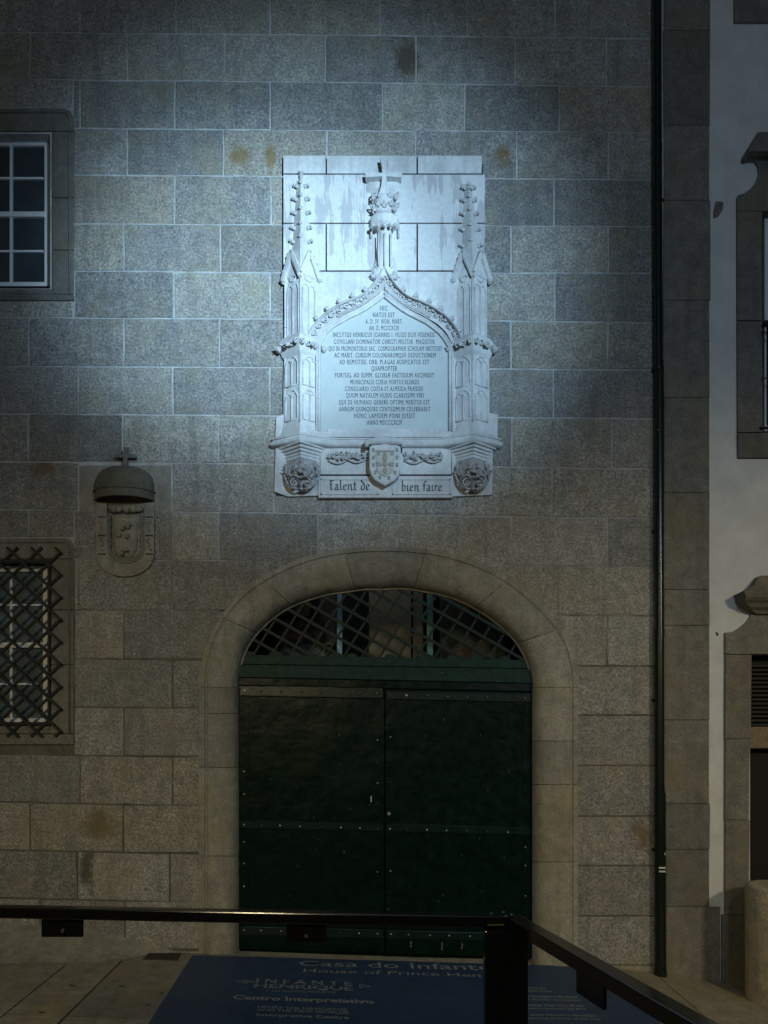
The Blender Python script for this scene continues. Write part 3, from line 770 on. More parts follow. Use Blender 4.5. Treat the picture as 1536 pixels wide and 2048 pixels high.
for x in (1534, 1560, 1590): 
    m = M(); tube(m, [U(x, 650, .06), U(x, 850, .06)], .005, 6); obj('balcony_bar', m, M_iron, wn)
m = M(); tube(m, [U(1520, 856, .04), U(1700, 856, .06)], .012, 8); obj('balcony_foot', m, M_iron, wn)
# door
sc2 = [(1451, 1265), (1462, 1263.5), (1470, 1261.5), (1480, 1255), (1489, 1248), (1497, 1240), (1502, 1231), (1503, 1227)]
nst('door_lintel', sc2+[(1900, 1227), (1900, 1308), (1451, 1308)], .030)
cornice([(1508, 1151, .03), (1503, 1153, .04), (1497, 1161, .06), (1490, 1170, .09), (1478, 1176, .12), (1463, 1181, .16), (1461, 1184, .17), (1465, 1194, .16), (1466, 1200, .14), (1472, 1206, .11), (1480, 1214, .09), (1490, 1221, .05), (1502, 1228, .03)], 1900, 'door_cornice')
ys = [1309, 1478, 1640, 1830, 2060]
for a, b in zip(ys[:-1], ys[1:]):
    wv = R.uniform(-1.5, 1.5)
    nst('door_jamb', [(1451.5+(0 if a < 1700 else -7), a+.5), (1503+wv*.5-(0 if a < 1470 else 3), a+.5), (1501+wv-(0 if a < 1400 else 3), b-.5), (1450.5+(0 if a < 1700 else -6), b-.5)], .030+R.uniform(0, .002))
m = M(); pbox(m, 1500, 1850, 1497, 2060, -.12, -.16); dr = obj('door', m, M_dark, NB)
nst('door_transom', [(1499, 1453.5), (1850, 1453.5), (1850, 1496), (1499, 1496)], .010, mt=M_ochre)
m = M(); pbox(m, 1500, 1850, 1308, 1454, -.13, -.16); lv = obj('louver_frame', m, M_dark, NB)
for i in range(15):
    y = 1332+i*8.4; m = M(); bar(m, U(1500, y, -.10), U(1850, y, -.10), .022, .005, up=(0, -1, 1)); obj('louver_slat', m, M_louver, lv)
m = M(); prism(m, [(1431, 402), (1447, 404), (1446, 418), (1437, 433), (1427, 438), (1426, 425)], .0055, 0.0); obj('plaster_scar', m, M_ped, NB)
m = M(); prism(m, [(1431, 1264), (1435, 1265), (1438, 1270), (1434, 1272)], .006, 0.0); obj('plaster_hole', m, M_dark, NB)
# ------------------------------------------------------------------ downpipe
DP = thing('downpipe', 'dark green rainwater downpipe running down the granite wall', 'pipe', (2.37, -.06, -.2))
def pipe_seg(y0, y1, xc0, xc1, rpx, dep=.055):
    r_ = rpx/230; m = M(); a = U(xc0, y0, dep); b = U(xc1, y1, dep); tube(m, [a, b], r_, 20); obj('pipe_section', m, M_pipe, DP, smooth=True, angle=50)
    m = M(); dr_ = (b-a).normalized(); tube(m, [b-dr_*.05, b+dr_*.02], r_*1.1, 20); obj('pipe_collar', m, M_pipe, DP, smooth=True, angle=50)
pipe_seg(-560, 300, 1313, 1315, 8.3); pipe_seg(300, 735, 1315, 1317, 8.6); pipe_seg(735, 1270, 1318.5, 1319, 8.8); pipe_seg(1270, 1585, 1318.5, 1319, 9.4); pipe_seg(1585, 1950, 1320, 1321, 11.0)
for y in (395, 735, 1060, 1400, 1700):
    m = M(); c = U(1319, y, .055); box(m, (c.x-.05, -.03, c.z-.012), (c.x+.05, .0, c.z+.012)); obj('pipe_bracket', m, M_pipe, DP)
for y in (735, 860): 
    m = M(); v, f = ico(1); c = U(1317, y, .098); m.add([c+p*.006 for p in v], f); obj('bracket_screw', m, M_studl, DP)
for y in (1736, 1743):
    m = M(); c = U(1325, y, .06); pbox(m, 1318.5, 1331, y-1.6, y+1.6, .108, .06); obj('tape_band', m, M_reflect, DP)
m = M(); c = U(1328, 1707, .07); blob(m, c, (.010, .03, .022), 0, 2, .1); obj('pipe_clip', m, M_reflect, DP)
# ------------------------------------------------------------------ memorial
MM = thing('memorial_tablet', 'white carved Gothic memorial with Latin inscription above the gate', 'memorial', (0, 0, 4.3))
def mpart(name, m, mt=None, **kw): return obj(name, m, mt or M_lime, MM, **kw)
bd = .040
# dark open joints behind the ashlar
m = M(); pbox(m, 569, 966, 319, 900, .008, -.03); pbox(m, 552, 984, 880, 992, .006, -.03); mpart('joint_backing', m, M_groove)
hy = [317, 355, 453, 548, 660, 770, 880]
vs_ = {0: [568, 653, 834, 962], 1: [568, 968], 2: [568, 653, 834, 968], 3: [570, 972], 4: [570, 972], 5: [570, 972]}
for r_ in range(6):
    for a, b in zip(vs_[r_][:-1], vs_[r_][1:]):
        g_ = 1.5 if r_ < 4 else .3
        pts = [(a+(g_ if a > 575 else 0), hy[r_]+(g_ if r_ < 4 else .3)), (b-(g_ if b < 950 else 0), hy[r_]+(g_ if r_ < 4 else .3))]
        if b > 950: pts += [(b+R.uniform(-2, 2), hy[r_]+12), (b+R.uniform(-2, 2), (hy[r_]+hy[r_+1])/2), (b+R.uniform(-1, 2), hy[r_+1]-8)]
        pts += [(b-(g_ if b < 950 else 0), hy[r_+1]-(g_ if r_ < 3 else .3)), (a+(g_ if a > 575 else 0), hy[r_+1]-(g_ if r_ < 3 else .3))]
        m = M(); prism(m, pts, bd+R.uniform(0, .003), -.02, .002, depread=0.0); mpart('backing_stone', m, M_peel if r_ in (1, 2) else M_lime)
for pts in ([(553, 838), (566, 832), (570, 832), (570, 884), (551, 884)], [(972, 829), (995, 831), (994, 883), (972, 883)], [(552, 899), (640, 899), (640, 993), (576, 995), (549, 985)],
            [(903, 899), (985, 899), (983, 992), (903, 995)], [(641, 896), (902, 896), (902, 951), (641, 951)]):
    m = M(); prism(m, pts, .030, -.02, .004, depread=0.0); mpart('backing_stone', m)
# inscription panel with ogee head
L_in = [(642, 862), (642, 691), (647, 681), (653, 670), (660, 663), (669, 655), (683, 647), (699, 638), (716, 630), (735, 620), (750, 609), (760, 602), (767.5, 596)]
R_in = [(775, 602), (785, 610), (800, 621), (816, 631), (834, 640), (850, 648), (864, 658), (877, 669), (886, 680), (893, 692), (896, 700), (896, 862)]
m = M(); prism(m, L_in+R_in, .050, .0, 0, depread=.05); mpart('inscription_panel', m, M_panel)
panel = bpy.context.scene.objects.get('inscription_panel')
LT = [("HIC", 616.4, 759, 775), ("NATUS EST", 629.6, 745, 789), ("A. D. IV  NON. MART.", 642.8, 730, 805), ("AN. D. MCCCXCIV", 655.9, 737, 798),
      ("INCLYTUS HENRICUS JOANNIS I. FILIUS DUX VISIENSIS", 669.4, 665, 869), ("COVILLANI DOMINATOR CHRISTI MILITIÆ  MAGISTER", 683.3, 667, 869),
      ("QUI IN PROMONTORIO SAC. COSMOGRAPHIÆ SCHOLAM INSTITUIT", 697, 656, 884), ("AC MARIT. CURSUM COLONIARUMQUE DEDUCTIONEM", 710.3, 668, 871),
      ("AD REMOTISS. ORB. PLAGAS AUSPICATUS EST", 723.8, 678, 858), ("QUAPROPTER", 736.8, 742, 794), ("PORTUG. AD SUMM. GLORIÆ FASTIGIUM ASCENDIT", 750.3, 669, 868),
      ("MUNICIPALIS CURIA PORTUCALENSIS", 764, 700, 838), ("CONSILIARIO COSTA ET ALMEIDA PRÆSIDE", 777.4, 689, 846), ("QUUM NATALEM HUJUS CLARISSIMI VIRI", 790.6, 691, 847),
      ("QUI DE HUMANO GENERE OPTIME MERITUS EST", 804.4, 677, 859), ("ANNUM QUINQUIES CENTESIMUM CELEBRARET", 818, 677, 861), ("HUNC LAPIDEM PONI JUSSIT", 831.4, 707, 830), ("ANNO MDCCCXCIV", 844.8, 733, 804)]
for s, yc, x0, x1 in LT:
    x0 += 1; x1 += 0
    vs, fs = text_geo(s, 0.0, 1.22); W = len(s)*.62*.69*1.22; m = M()
    fnm = lambda u, v, k=0: U(x0+(x1-x0)*u, yc+4.6-9.2*v, .0512+.0002*k)
    m.add([fnm(u, v) for u, v in vs], fs); m.add([fnm(u+.028/W, v, 1) for u, v in vs], fs)
    stems = set()                                    # serifs on the stem ends
    for f in fs:
        for i in range(len(f)):
            a, b = vs[f[i]], vs[f[(i+1) % len(f)]]
            for lv in (0.0, 1.0):
                if abs(a[1]-lv) < .03 and abs(b[1]-lv) < .03 and .03 < abs(a[0]-b[0])*W < .16: stems.add((round(min(a[0], b[0]), 5), round(max(a[0], b[0]), 5), lv))
    for (ua, ub, lv) in stems:
        e = .030/W; va, vb = (0, .085) if lv == 0 else (.915, 1.0)
        m.add([fnm(ua-e, va, 2), fnm(ub+e+.028/W, va, 2), fnm(ub+e+.028/W, vb, 2), fnm(ua-e, vb, 2)], [(0, 1, 2, 3)])
    obj('inscription_line', m, M_letter, panel)
def offset_curve(pts, d_):
    out_ = []
    for i in range(len(pts)):
        a = pts[max(i-1, 0)]; b = pts[min(i+1, len(pts)-1)]
        dx, dy = b[0]-a[0], b[1]-a[1]; l = math.hypot(dx, dy); out_.append((pts[i][0]+dy/l*d_, pts[i][1]-dx/l*d_))
    return out_
Lh = L_in[1:]; Rh = R_in[:-1]
def half(pts, apex, d_):
    """offset outwards, keep apex on the axis"""
    q = offset_curve(pts, d_); return q
def arch_tube(d_, apy, dep, rr, name, mt=None):
    for side, pts in ((0, L_in), (1, [(767.5, 596)]+R_in)):
        q = offset_curve(pts, d_)
        q = [(x, y) for x, y in q if y < 864]
        if side == 0: q = [p for p in q if p[0] < 766]; q.append((768, apy))
        else: q = [p for p in q if p[0] > 770]; q.insert(0, (768, apy))
        m = M(); tube(m, [U(x, y, dep) for x, y in q], rr, 8); mpart(name, m, mt, smooth=True)
arch_tube(3.5, 592, .058, .014, 'inner_roll_moulding'); arch_tube(8.5, 583, .063, .010, 'bead_moulding')
# outer ogee roll and the hollow between, as a carved band
OL = [(612, 688), (617, 668), (626, 652), (636, 640), (648, 628), (663, 618), (677, 609), (691, 602), (706, 597), (720, 592), (731, 584), (742, 573), (754, 557), (768, 533)]
ORr = [(1537-x, y) for x, y in OL[::-1]][1:]
IL = offset_curve(L_in[1:], 10); IL = [p for p in IL if p[0] < 764][:-0 or None]; IL.append((768, 578))
def resample(pts, n):
    L_ = [0]
    for i in range(1, len(pts)): L_.append(L_[-1]+math.hypot(pts[i][0]-pts[i-1][0], pts[i][1]-pts[i-1][1]))
    o_ = []
    for k in range(n):
        s = L_[-1]*k/(n-1)
        for i in range(len(pts)-1):
            if s <= L_[i+1]+1e-6:
                t = (s-L_[i])/max(1e-6, L_[i+1]-L_[i]); o_.append((pts[i][0]+(pts[i+1][0]-pts[i][0])*t, pts[i][1]+(pts[i+1][1]-pts[i][1])*t)); break
    return o_
n = 26; A_ = resample(IL, n); B_ = resample(OL, n)
for side in (0, 1):
    fl = (lambda p: p) if side == 0 else (lambda p: (1537-p[0], p[1]))
    secs = []
    for i in range(n):
        a, b = fl(A_[i]), fl(B_[i]); r_ = []
        for t, dp in ((0, .0), (0, .066), (.10, .068), (.3, .052), (.55, .044), (.8, .060), (.92, .092), (1.0, .098), (1.08, .085), (1.10, .0)):
            x = a[0]+(b[0]-a[0])*t; y = a[1]+(b[1]-a[1])*t; r_.append(U(x, y, dp))
        secs.append(r_)
    m = M(); loft(m, secs, closed=True); mpart('ogee_arch', m, smooth=True, angle=50)
    # gadroon beads along the inner edge
    m = M()
    for i in range(n*3):
        t = i/(n*3-1)*(n-1); k = min(int(t), n-2); f_ = t-k
        a = (A_[k][0]*(1-f_)+A_[k+1][0]*f_, A_[k][1]*(1-f_)+A_[k+1][1]*f_); b = (B_[k][0]*(1-f_)+B_[k+1][0]*f_, B_[k][1]*(1-f_)+B_[k+1][1]*f_)
        if i < 30: continue
        p = fl((a[0]+(b[0]-a[0])*.08, a[1]+(b[1]-a[1])*.08)); q = fl((a[0]+(b[0]-a[0])*.36, a[1]+(b[1]-a[1])*.36)); bar(m, U(*p, .070), U(*q, .058), .008, .012)
    mpart('gadroon_band', m, M_leafy)
    # foliage in the hollow
    m = M()
    for i in range(1, n-1):
        a, b = fl(A_[i]), fl(B_[i]); mx, my = a[0]+(b[0]-a[0])*.58, a[1]+(b[1]-a[1])*.58
        th = math.atan2(-(b[1]-a[1]), b[0]-a[0])
        c = U(mx, my, .05)
        if i % 2: scroll(m, c+Vector((0, -.008, 0)), .030, 1.3, .0075, R.random()*6, 1 if i % 4 == 1 else -1)
        else: leaf(m, c, .045, .022, R.uniform(-1.6, 1.6), .010, .4)
        if i > n-9: scroll(m, U(mx+R.uniform(-2, 2), my, .062), .022, 1.0, .006, R.random()*6, 1)
    mpart('arch_foliage', m, M_leafy, smooth=True)
    # crockets over the arch
    for i in (3, 6, 9, 12, 15, 18, 21, 23):
        b = fl(B_[i]); a = fl(A_[i]); dx, dy = b[0]-a[0], b[1]-a[1]; l = math.hypot(dx, dy); dx /= l; dy /= l
        k = 5 if i < 19 else 9; c = U(b[0]+dx*k, b[1]+dy*k, .055); m = M(); rot = math.atan2(dx, -dy)
        leaf(m, c-Vector((dx*.02, 0, -dy*.02)), .05+.03*(i > 18), .026+.012*(i > 18), rot, .012, .6); blob(m, c, (.022+.014*(i > 18), .02, .016+.010*(i > 18)), rot, 2, .2)
        blob(m, c+Vector((.022*(1 if side else -1)*-.6, -.012, -.008)), (.014, .014, .011), rot, 1, .2)
        mpart('crocket', m, M_leafy, smooth=True)
# finial stem, ring, bulb and cross
def ring_oct(x0, x1, y, dep0, pr, n=8):
    """half-octagon section between px x0..x1 at row y"""
    xc = (x0+x1)/2; r_ = []
    hw = (x1-x0)/2/230
    c = U(xc, y, dep0)
    for i in range(n+1):
        a = PI*i/n; r_.append(Vector((c.x-hw*math.cos(a), -dep0-pr*math.sin(a), c.z)))
    return r_
def half_loft(rows_, dep0, n=8):
    m = M(); secs = [ring_oct(x0, x1, y, dep0, pr, n)+[] for (x0, x1, y, pr) in rows_]
    loft(m, secs, closed=True); return m
stem = [(736, 802, 556, .03), (742, 796, 545, .05), (748, 790, 530, .06), (753, 785, 512, .065), (755, 784, 490, .065), (755, 784, 472, .065), (752, 787, 462, .07), (744, 794, 456, .08)]
mpart('finial_stem', half_loft(stem, .04), smooth=True, angle=35)
m = M()
for x in (757, 769, 781): tube(m, [U(x, 530, .112), U(x, 500, .115), U(x, 466, .115)], .006, 5)
mpart('stem_ribs', m, M_lime, smooth=True)
mpart('finial_ring', half_loft([(742, 796, 462, .085), (738, 799, 457, .11), (738, 799, 444, .12), (744, 794, 438, .10), (752, 786, 434, .07)], .04, 6), smooth=True, angle=30)
m = M()
for x in (746, 757, 769, 781, 791):
    m = M(); blob(m, U(x, 450, .15), (.018, .014, .018), 0, 2, .1); mpart('ring_bead', m, M_leafy, smooth=True)
for sx in (742, 797):
    m = M(); tube(m, [U(sx, 455, .07), U(sx, 476, .06)], .009, 6); mpart('ring_drop', m, M_leafy, smooth=True)
mpart('finial_bulb', half_loft([(752, 786, 436, .06), (748, 791, 425, .08), (746, 792, 410, .09), (752, 788, 396, .07), (757, 782, 388, .05)], .04, 8), smooth=True)
m = M()
for (x, y, r_, s) in ((751, 425, -.5, .055), (788, 425, .5, .055), (757, 415, -.2, .06), (782, 415, .2, .06), (769, 418, 0, .07), (749, 402, -.6, .05), (790, 402, .6, .05), (760, 398, -.3, .05), (779, 398, .3, .05)):
    leaf(m, U(x, y, .10), s, .028, r_, .015, .7)
for (x, y, fl_) in ((748, 390, 1), (792, 390, -1), (746, 412, 1), (793, 410, -1)): scroll(m, U(x, y, .11), .024, 1.1, .009, R.random()*6, fl_)
mpart('finial_leaves', m, M_leafy, smooth=True)
m = M()
cr = [(758, 386), (762, 372), (764, 355), (764, 352), (731, 354), (730, 343), (764, 345), (764, 335), (760, 314), (776, 314), (773, 335), (773, 345), (804, 343), (803, 354), (773, 352), (773, 355), (775, 372), (779, 386)]
prism(m, cr, .120, .055, .004); mpart('finial_cross', m)
m = M(); secs = []
for i in range(9):
    t = i/8; x = 733+68*t; b_ = math.sin(PI*t)**.5
    secs.append([U(x, 362, .04), U(x, 364, .04+.03*b_+.004), U(x, 376, .04+.03*b_+.003), U(x, 386, .04)])
loft(m, secs, closed=True); mpart('cross_arm_shade', m, smooth=True, angle=30)  # curved piece shaped after the grey shade under the cross arms
# piers: half width hw, protrusion p, on centre x
def plan(xc, hw, p, z, base=0.0):
    return [Vector((xc-hw, -base, z)), Vector((xc, -base-p, z)), Vector((xc+hw, -base, z))]
def plan_c(xc, hw, p, z, base=.03):     # closed against the wall
    return [Vector((xc-hw, .0, z)), Vector((xc-hw, -base, z)), Vector((xc, -base-p, z)), Vector((xc+hw, -base, z)), Vector((xc+hw, .0, z))]
def zz(py): return CZ+(HY-py)*D/F
for side, xc, name in ((0, -.715, 'left'), (1, .757, 'right')):
    s_ = 1
    # lower shaft
    m = M(); loft(m, [plan_c(xc, .156, .10, zz(868)), plan_c(xc, .156, .10, zz(790)), plan_c(xc, .150, .10, zz(716))]); mpart('pier_shaft', m)
    m = M(); loft(m, [plan_c(xc, .178, .125, zz(880)), plan_c(xc, .178, .125, zz(870)), plan_c(xc, .168, .112, zz(866)), plan_c(xc, .160, .104, zz(858))]); mpart('pier_base', m)
    # tracery on both faces: blind lancets
    for f_ in (-1, 1):
        def fp(t, z, o=0.0):   # point on a face, t 0 (arris) .. 1 (wall edge)
            hw = .153; b_ = Vector((xc, -.03-.10, z)); e = Vector((xc+f_*hw, -.03, z)); n_ = Vector((f_*.10, -hw, 0)).normalized()
            return b_.lerp(e, t)+n_*o
        m = M()
        for (ya, yb_) in ((724, 782), (790, 850)):
            za, zb = zz(ya), zz(yb_)
            for t in (.14, .5, .86): tube(m, [fp(t, zb, .004), fp(t, za-.06, .004)], .0065, 5)
            for t0, t1 in ((.14, .5), (.5, .86)):
                arc = [fp(t0+(t1-t0)*k/6, za-.06+.035*math.sin(PI*k/6)**.7, .004) for k in range(7)]; tube(m, arc, .006, 5)
            arc = [fp(.14+.72*k/10, za-.06+.060*math.sin(PI*k/10)**.6, .004) for k in range(11)]; tube(m, arc, .006, 5)
            blob(m, fp(.5, za-.032, .003), (.010, .008, .010), 0, 1, .2)
            tube(m, [fp(.1, zb+.004, .004), fp(.9, zb+.004, .004)], .006, 5)
        tube(m, [fp(.0, zz(856), .002), fp(.0, zz(722), .002)], .007, 5)
        mpart('blind_tracery', m, M_lime, smooth=True)
    # foliate capital band
    m = M(); loft(m, [plan_c(xc, .155, .105, zz(722)), plan_c(xc, .170, .125, zz(717)), plan_c(xc, .190, .145, zz(704)), plan_c(xc, .196, .15, zz(695)), plan_c(xc, .188, .145, zz(689)), plan_c(xc, .155, .10, zz(680))]); mpart('pier_capital', m)
    m = M()
    for f_ in (-1, 1):
        for k in range(4):
            t = .12+.26*k; b_ = Vector((xc, -.185, zz(702))); e = Vector((xc+f_*.195, -.04, zz(702))); c = b_.lerp(e, t)
            scroll(m, c+Vector((0, -.004, 0)), .026, 1.1, .008, R.random()*6, f_*(1 if k % 2 else -1))
            leaf(m, c+Vector((.02*f_, 0, -.02)), .05, .022, f_*(1.2 if k % 2 else -.9), .008, .4)
        blob(m, Vector((xc+f_*.195, -.045, zz(706))), (.026, .04, .03), 0, 2, .2)
    mpart('capital_foliage', m, M_leafy, smooth=True)
    # upper shaft
    m = M(); loft(m, [plan_c(xc, .135, .085, zz(684)), plan_c(xc, .133, .085, zz(550))]); mpart('pier_upper_shaft', m)
    for f_ in (-1, 1):
        def fq(t, z, o=0.0):
            hw = .134; b_ = Vector((xc, -.03-.085, z)); e = Vector((xc+f_*hw, -.03, z)); n_ = Vector((f_*.085, -hw, 0)).normalized()
            return b_.lerp(e, t)+n_*o
        m = M()
        for t in (.12, .5, .88): tube(m, [fq(t, zz(680), .004), fq(t, zz(590), .004)], .0065, 5)
        for t0, t1 in ((.12, .5), (.5, .88)): tube(m, [fq(t0+(t1-t0)*k/6, zz(590)+.04*math.sin(PI*k/6)**.6, .004) for k in range(7)], .006, 5)
        for k in range(8):
            a = 2*PI*k/8
        tube(m, [fq(.5+.22*math.cos(2*PI*k/10), zz(568)+.026*math.sin(2*PI*k/10), .004) for k in range(11)], .006, 5)
        tube(m, [fq(0, zz(680), .002), fq(0, zz(560), .002)], .007, 5)
        mpart('blind_tracery', m, M_lime, smooth=True)
        # gable on each face
        m = M(); pk = fq(.52, zz(515), .018); lo = fq(-.03, zz(563), .018); hi = fq(1.12, zz(565), .018)
        nrm = Vector((f_*.085, -.134, 0)).normalized()
        for (p, q) in ((pk, lo), (pk, hi)):
            bar(m, p, q, .030, .030, up=nrm); bar(m, p-Vector((0, 0, .045)), q-Vector((0, 0, .03)).lerp(Vector((0, 0, .045)), .5), .014, .022, up=nrm)
        m.add([pk-nrm*.012, lo-nrm*.012, hi-nrm*.012], [(0, 1, 2)])
        m.add([pk-nrm*.09, lo-nrm*.09, hi-nrm*.05], [(0, 1, 2)])
        mpart('gable', m)
        m = M()
        for k in range(3):
            p = pk.lerp(hi, .25+.27*k); blob(m, p+Vector((f_*.014, 0, .014)), (.014, .016, .012), 0, 1, .25)
        blob(m, hi+Vector((0, 0, -.012)), (.026, .03, .02), 0, 2, .15)
        mpart('gable_crocket', m, M_leafy, smooth=True)
    # spire
    top = 362 if side == 0 else 384
    xt = xc if side == 0 else xc-.03
    m = M(); loft(m, [plan_c(xc, .104, .092, zz(556), .035), plan_c(xc*.6+xt*.4, .076, .075, zz(480), .035), plan_c(xt, .044, .048, zz(top+8), .035)]); mpart('spire', m)
    ks = (500, 468, 437, 410, 386) if side else (492, 465, 435, 408, 382)
    for k, y in enumerate(ks):
        t = (556-y)/(556-top); hw = .088*(1-t)+.030*t; cx_ = xc*(1-t)+xt*t
        for f_ in (-1, 1):
            m = M(); c = Vector((cx_+f_*(hw+.004), -.048, zz(y)))
            leaf(m, c-Vector((f_*.015, 0, .012)), .042, .024, f_*.95, .010, .5)
            blob(m, c+Vector((f_*.018, -.012, .004)), (.017, .019, .013), f_*.4, 2, .2)
            mpart('crocket', m, M_leafy, smooth=True)
        m = M(); c = Vector((cx_, -.035-.085*(1-t)-.045*t, zz(y))); leaf(m, c, .04, .02, 0, .006, .3); blob(m, c+Vector((0, -.01, .02)), (.012, .012, .010), 0, 1, .2); mpart('crocket', m, M_leafy, smooth=True)
    m = M(); c = Vector((xt, -.055, zz(top)))
    if side == 0:
        blob(m, c, (.018, .018, .03), 0, 2, .1); blob(m, c+Vector((0, 0, .03)), (.028, .022, .012), 0, 2, .15)
    else:
        blob(m, c, (.035, .025, .022), 0, 2, .3); blob(m, c+Vector((-.04, 0, .012)), (.02, .02, .014), 0, 1, .3); blob(m, c+Vector((.04, 0, -.005)), (.018, .02, .02), 0, 1, .3)
    mpart('spire_knob', m, M_leafy, smooth=True)
    # mouldings under the ledge
    prof = [(898, .185, .150), (902, .172, .140), (903, .178, .136), (909, .160, .128), (910.5, .164, .124), (916, .142, .112), (918, .150, .116), (923, .148, .112), (924, .135, .10), (928, .138, .10)]
    m = M(); prof = [(893, .17, .12), (898.5, .17, .12), (899, .212, .168), (902, .205, .162), (902.6, .178, .134), (904.6, .178, .134), (905, .186, .148), (908, .180, .142), (908.6, .156, .118), (910.6, .156, .118), (911, .164, .128), (914, .158, .122), (914.6, .140, .102), (916.6, .140, .102), (917, .150, .112), (920, .148, .110), (920.5, .138, .10), (926, .142, .104), (927, .134, .098)]
    loft(m, [plan_c(xc+.005, a, b, zz(y)) for y, a, b in prof]); mpart('corbel_moulding', m)
    m = M(); prof = [(926, .132, .096), (938, .138, .10), (950, .122, .10), (962, .090, .085), (975, .055, .06), (988, .018, .03)]
    loft(m, [plan_c(xc+.005, a, b, zz(y), .028) for y, a, b in prof]); mpart('corbel', m, M_corbel, smooth=True, angle=40)
    m = M()
    for f_ in (-1, 1):
        cx_ = xc+.005
        for (t, y, s, rt) in ((.95, 950, .095, .12), (.8, 955, .085, -.1), (.55, 962, .07, .5), (.3, 955, .06, -.3), (.9, 938, .06, .5)):
            hw = .135; b_ = Vector((cx_, -.13, zz(y))); e = Vector((cx_+f_*hw, -.035, zz(y))); leaf(m, b_.lerp(e, t)+Vector((0, -.004, -.02)), s, .026, f_*rt, .012, .55)
        tube(m, [Vector((cx_+f_*.150*math.cos(a)**.85, -.04-.07*math.sin(a), zz(945)-.185*math.sin(a))) for a in [PI/2*.93*k/8 for k in range(9)]], [.011]*5+[.012]*4, 6)
        scroll(m, Vector((cx_+f_*.055, -.115, zz(975))), .040, 1.25, .011, PI/2, -f_); scroll(m, Vector((cx_+f_*.058, -.120, zz(975))), .016, .8, .008, 0, f_)
        tube(m, [Vector((cx_+f_*.01, -.13, zz(966))), Vector((cx_+f_*.06, -.135, zz(960))), Vector((cx_+f_*.10, -.10, zz(966)))], .010, 6)
    for (dx, y, s) in ((0, 958, .06), (-.03, 950, .045), (.03, 950, .045)): leaf(m, Vector((xc+.005+dx, -.135, zz(y))), s, .026, dx*12, .014, .6)
    blob(m, Vector((xc+.005, -.15, zz(955))), (.028, .016, .018), 0, 2, .15); blob(m, Vector((xc+.005, -.10, zz(986))), (.022, .02, .014), 0, 2, .2)
    mpart('corbel_foliage', m, M_corbel, smooth=True)
# ledge: profile swept along the broken plan
def ledge_plan(grow, z):
    g_ = grow; xl, xr = -.715, .757
    return [Vector((xl-.255-g_, 0, z)), Vector((xl-.255-g_, -.035-g_, z)), Vector((xl, -.165-g_, z)), Vector((xl+.255, -.062-g_, z)), Vector((xl+.32, -.058-g_, z)), Vector((0, -.058-g_, z)), Vector((xr-.32, -.058-g_, z)), Vector((xr-.255, -.062-g_, z)),
            Vector((xr, -.165-g_, z)), Vector((xr+.255+g_, -.035-g_, z)), Vector((xr+.255+g_, 0, z))]
m = M(); loft(m, [ledge_plan(g_, zz(y)) for y, g_ in ((868, -.045), (876, -.02), (880.5, .0), (881.5, .004), (883.5, .004), (884.5, -.006), (886, -.004), (888, .006), (891, .013), (894.5, .012), (897.5, .003), (899, -.012), (899.5, -.03))])
mpart('ledge', m, smooth=True, angle=32)
m = M(); pbox(m, 641, 902, 862.5, 874, .075, 0); pbox(m, 655, 890, 858, 862.5, .066, 0); mpart('panel_sill', m)
# garlands
for xs0, xs1 in ((656, 732), (808, 884)):
    for k in range(2):
        m = M(); x0 = xs0+(xs1-xs0)*k/2; x1 = xs0+(xs1-xs0)*(k+1)/2
        tube(m, [U(x0+(x1-x0)*t/6, 920+7*math.sin(PI*t/6)-(2 if k else 0), .045) for t in range(7)], [.006, .008, .009, .010, .009, .008, .006], 6)
        for t in range(5):
            x = x0+3+(x1-x0-6)*t/4; leaf(m, U(x, 918+R.uniform(-2, 3), .042), R.uniform(.045, .065), .020, R.uniform(-.9, .9), .012, .5)
            scroll(m, U(x, 911+R.uniform(-5, 4), .05), R.uniform(.014, .024), 1.0, .007, R.random()*6, R.choice((1, -1)))
        mpart('garland', m, M_leafy, smooth=True)
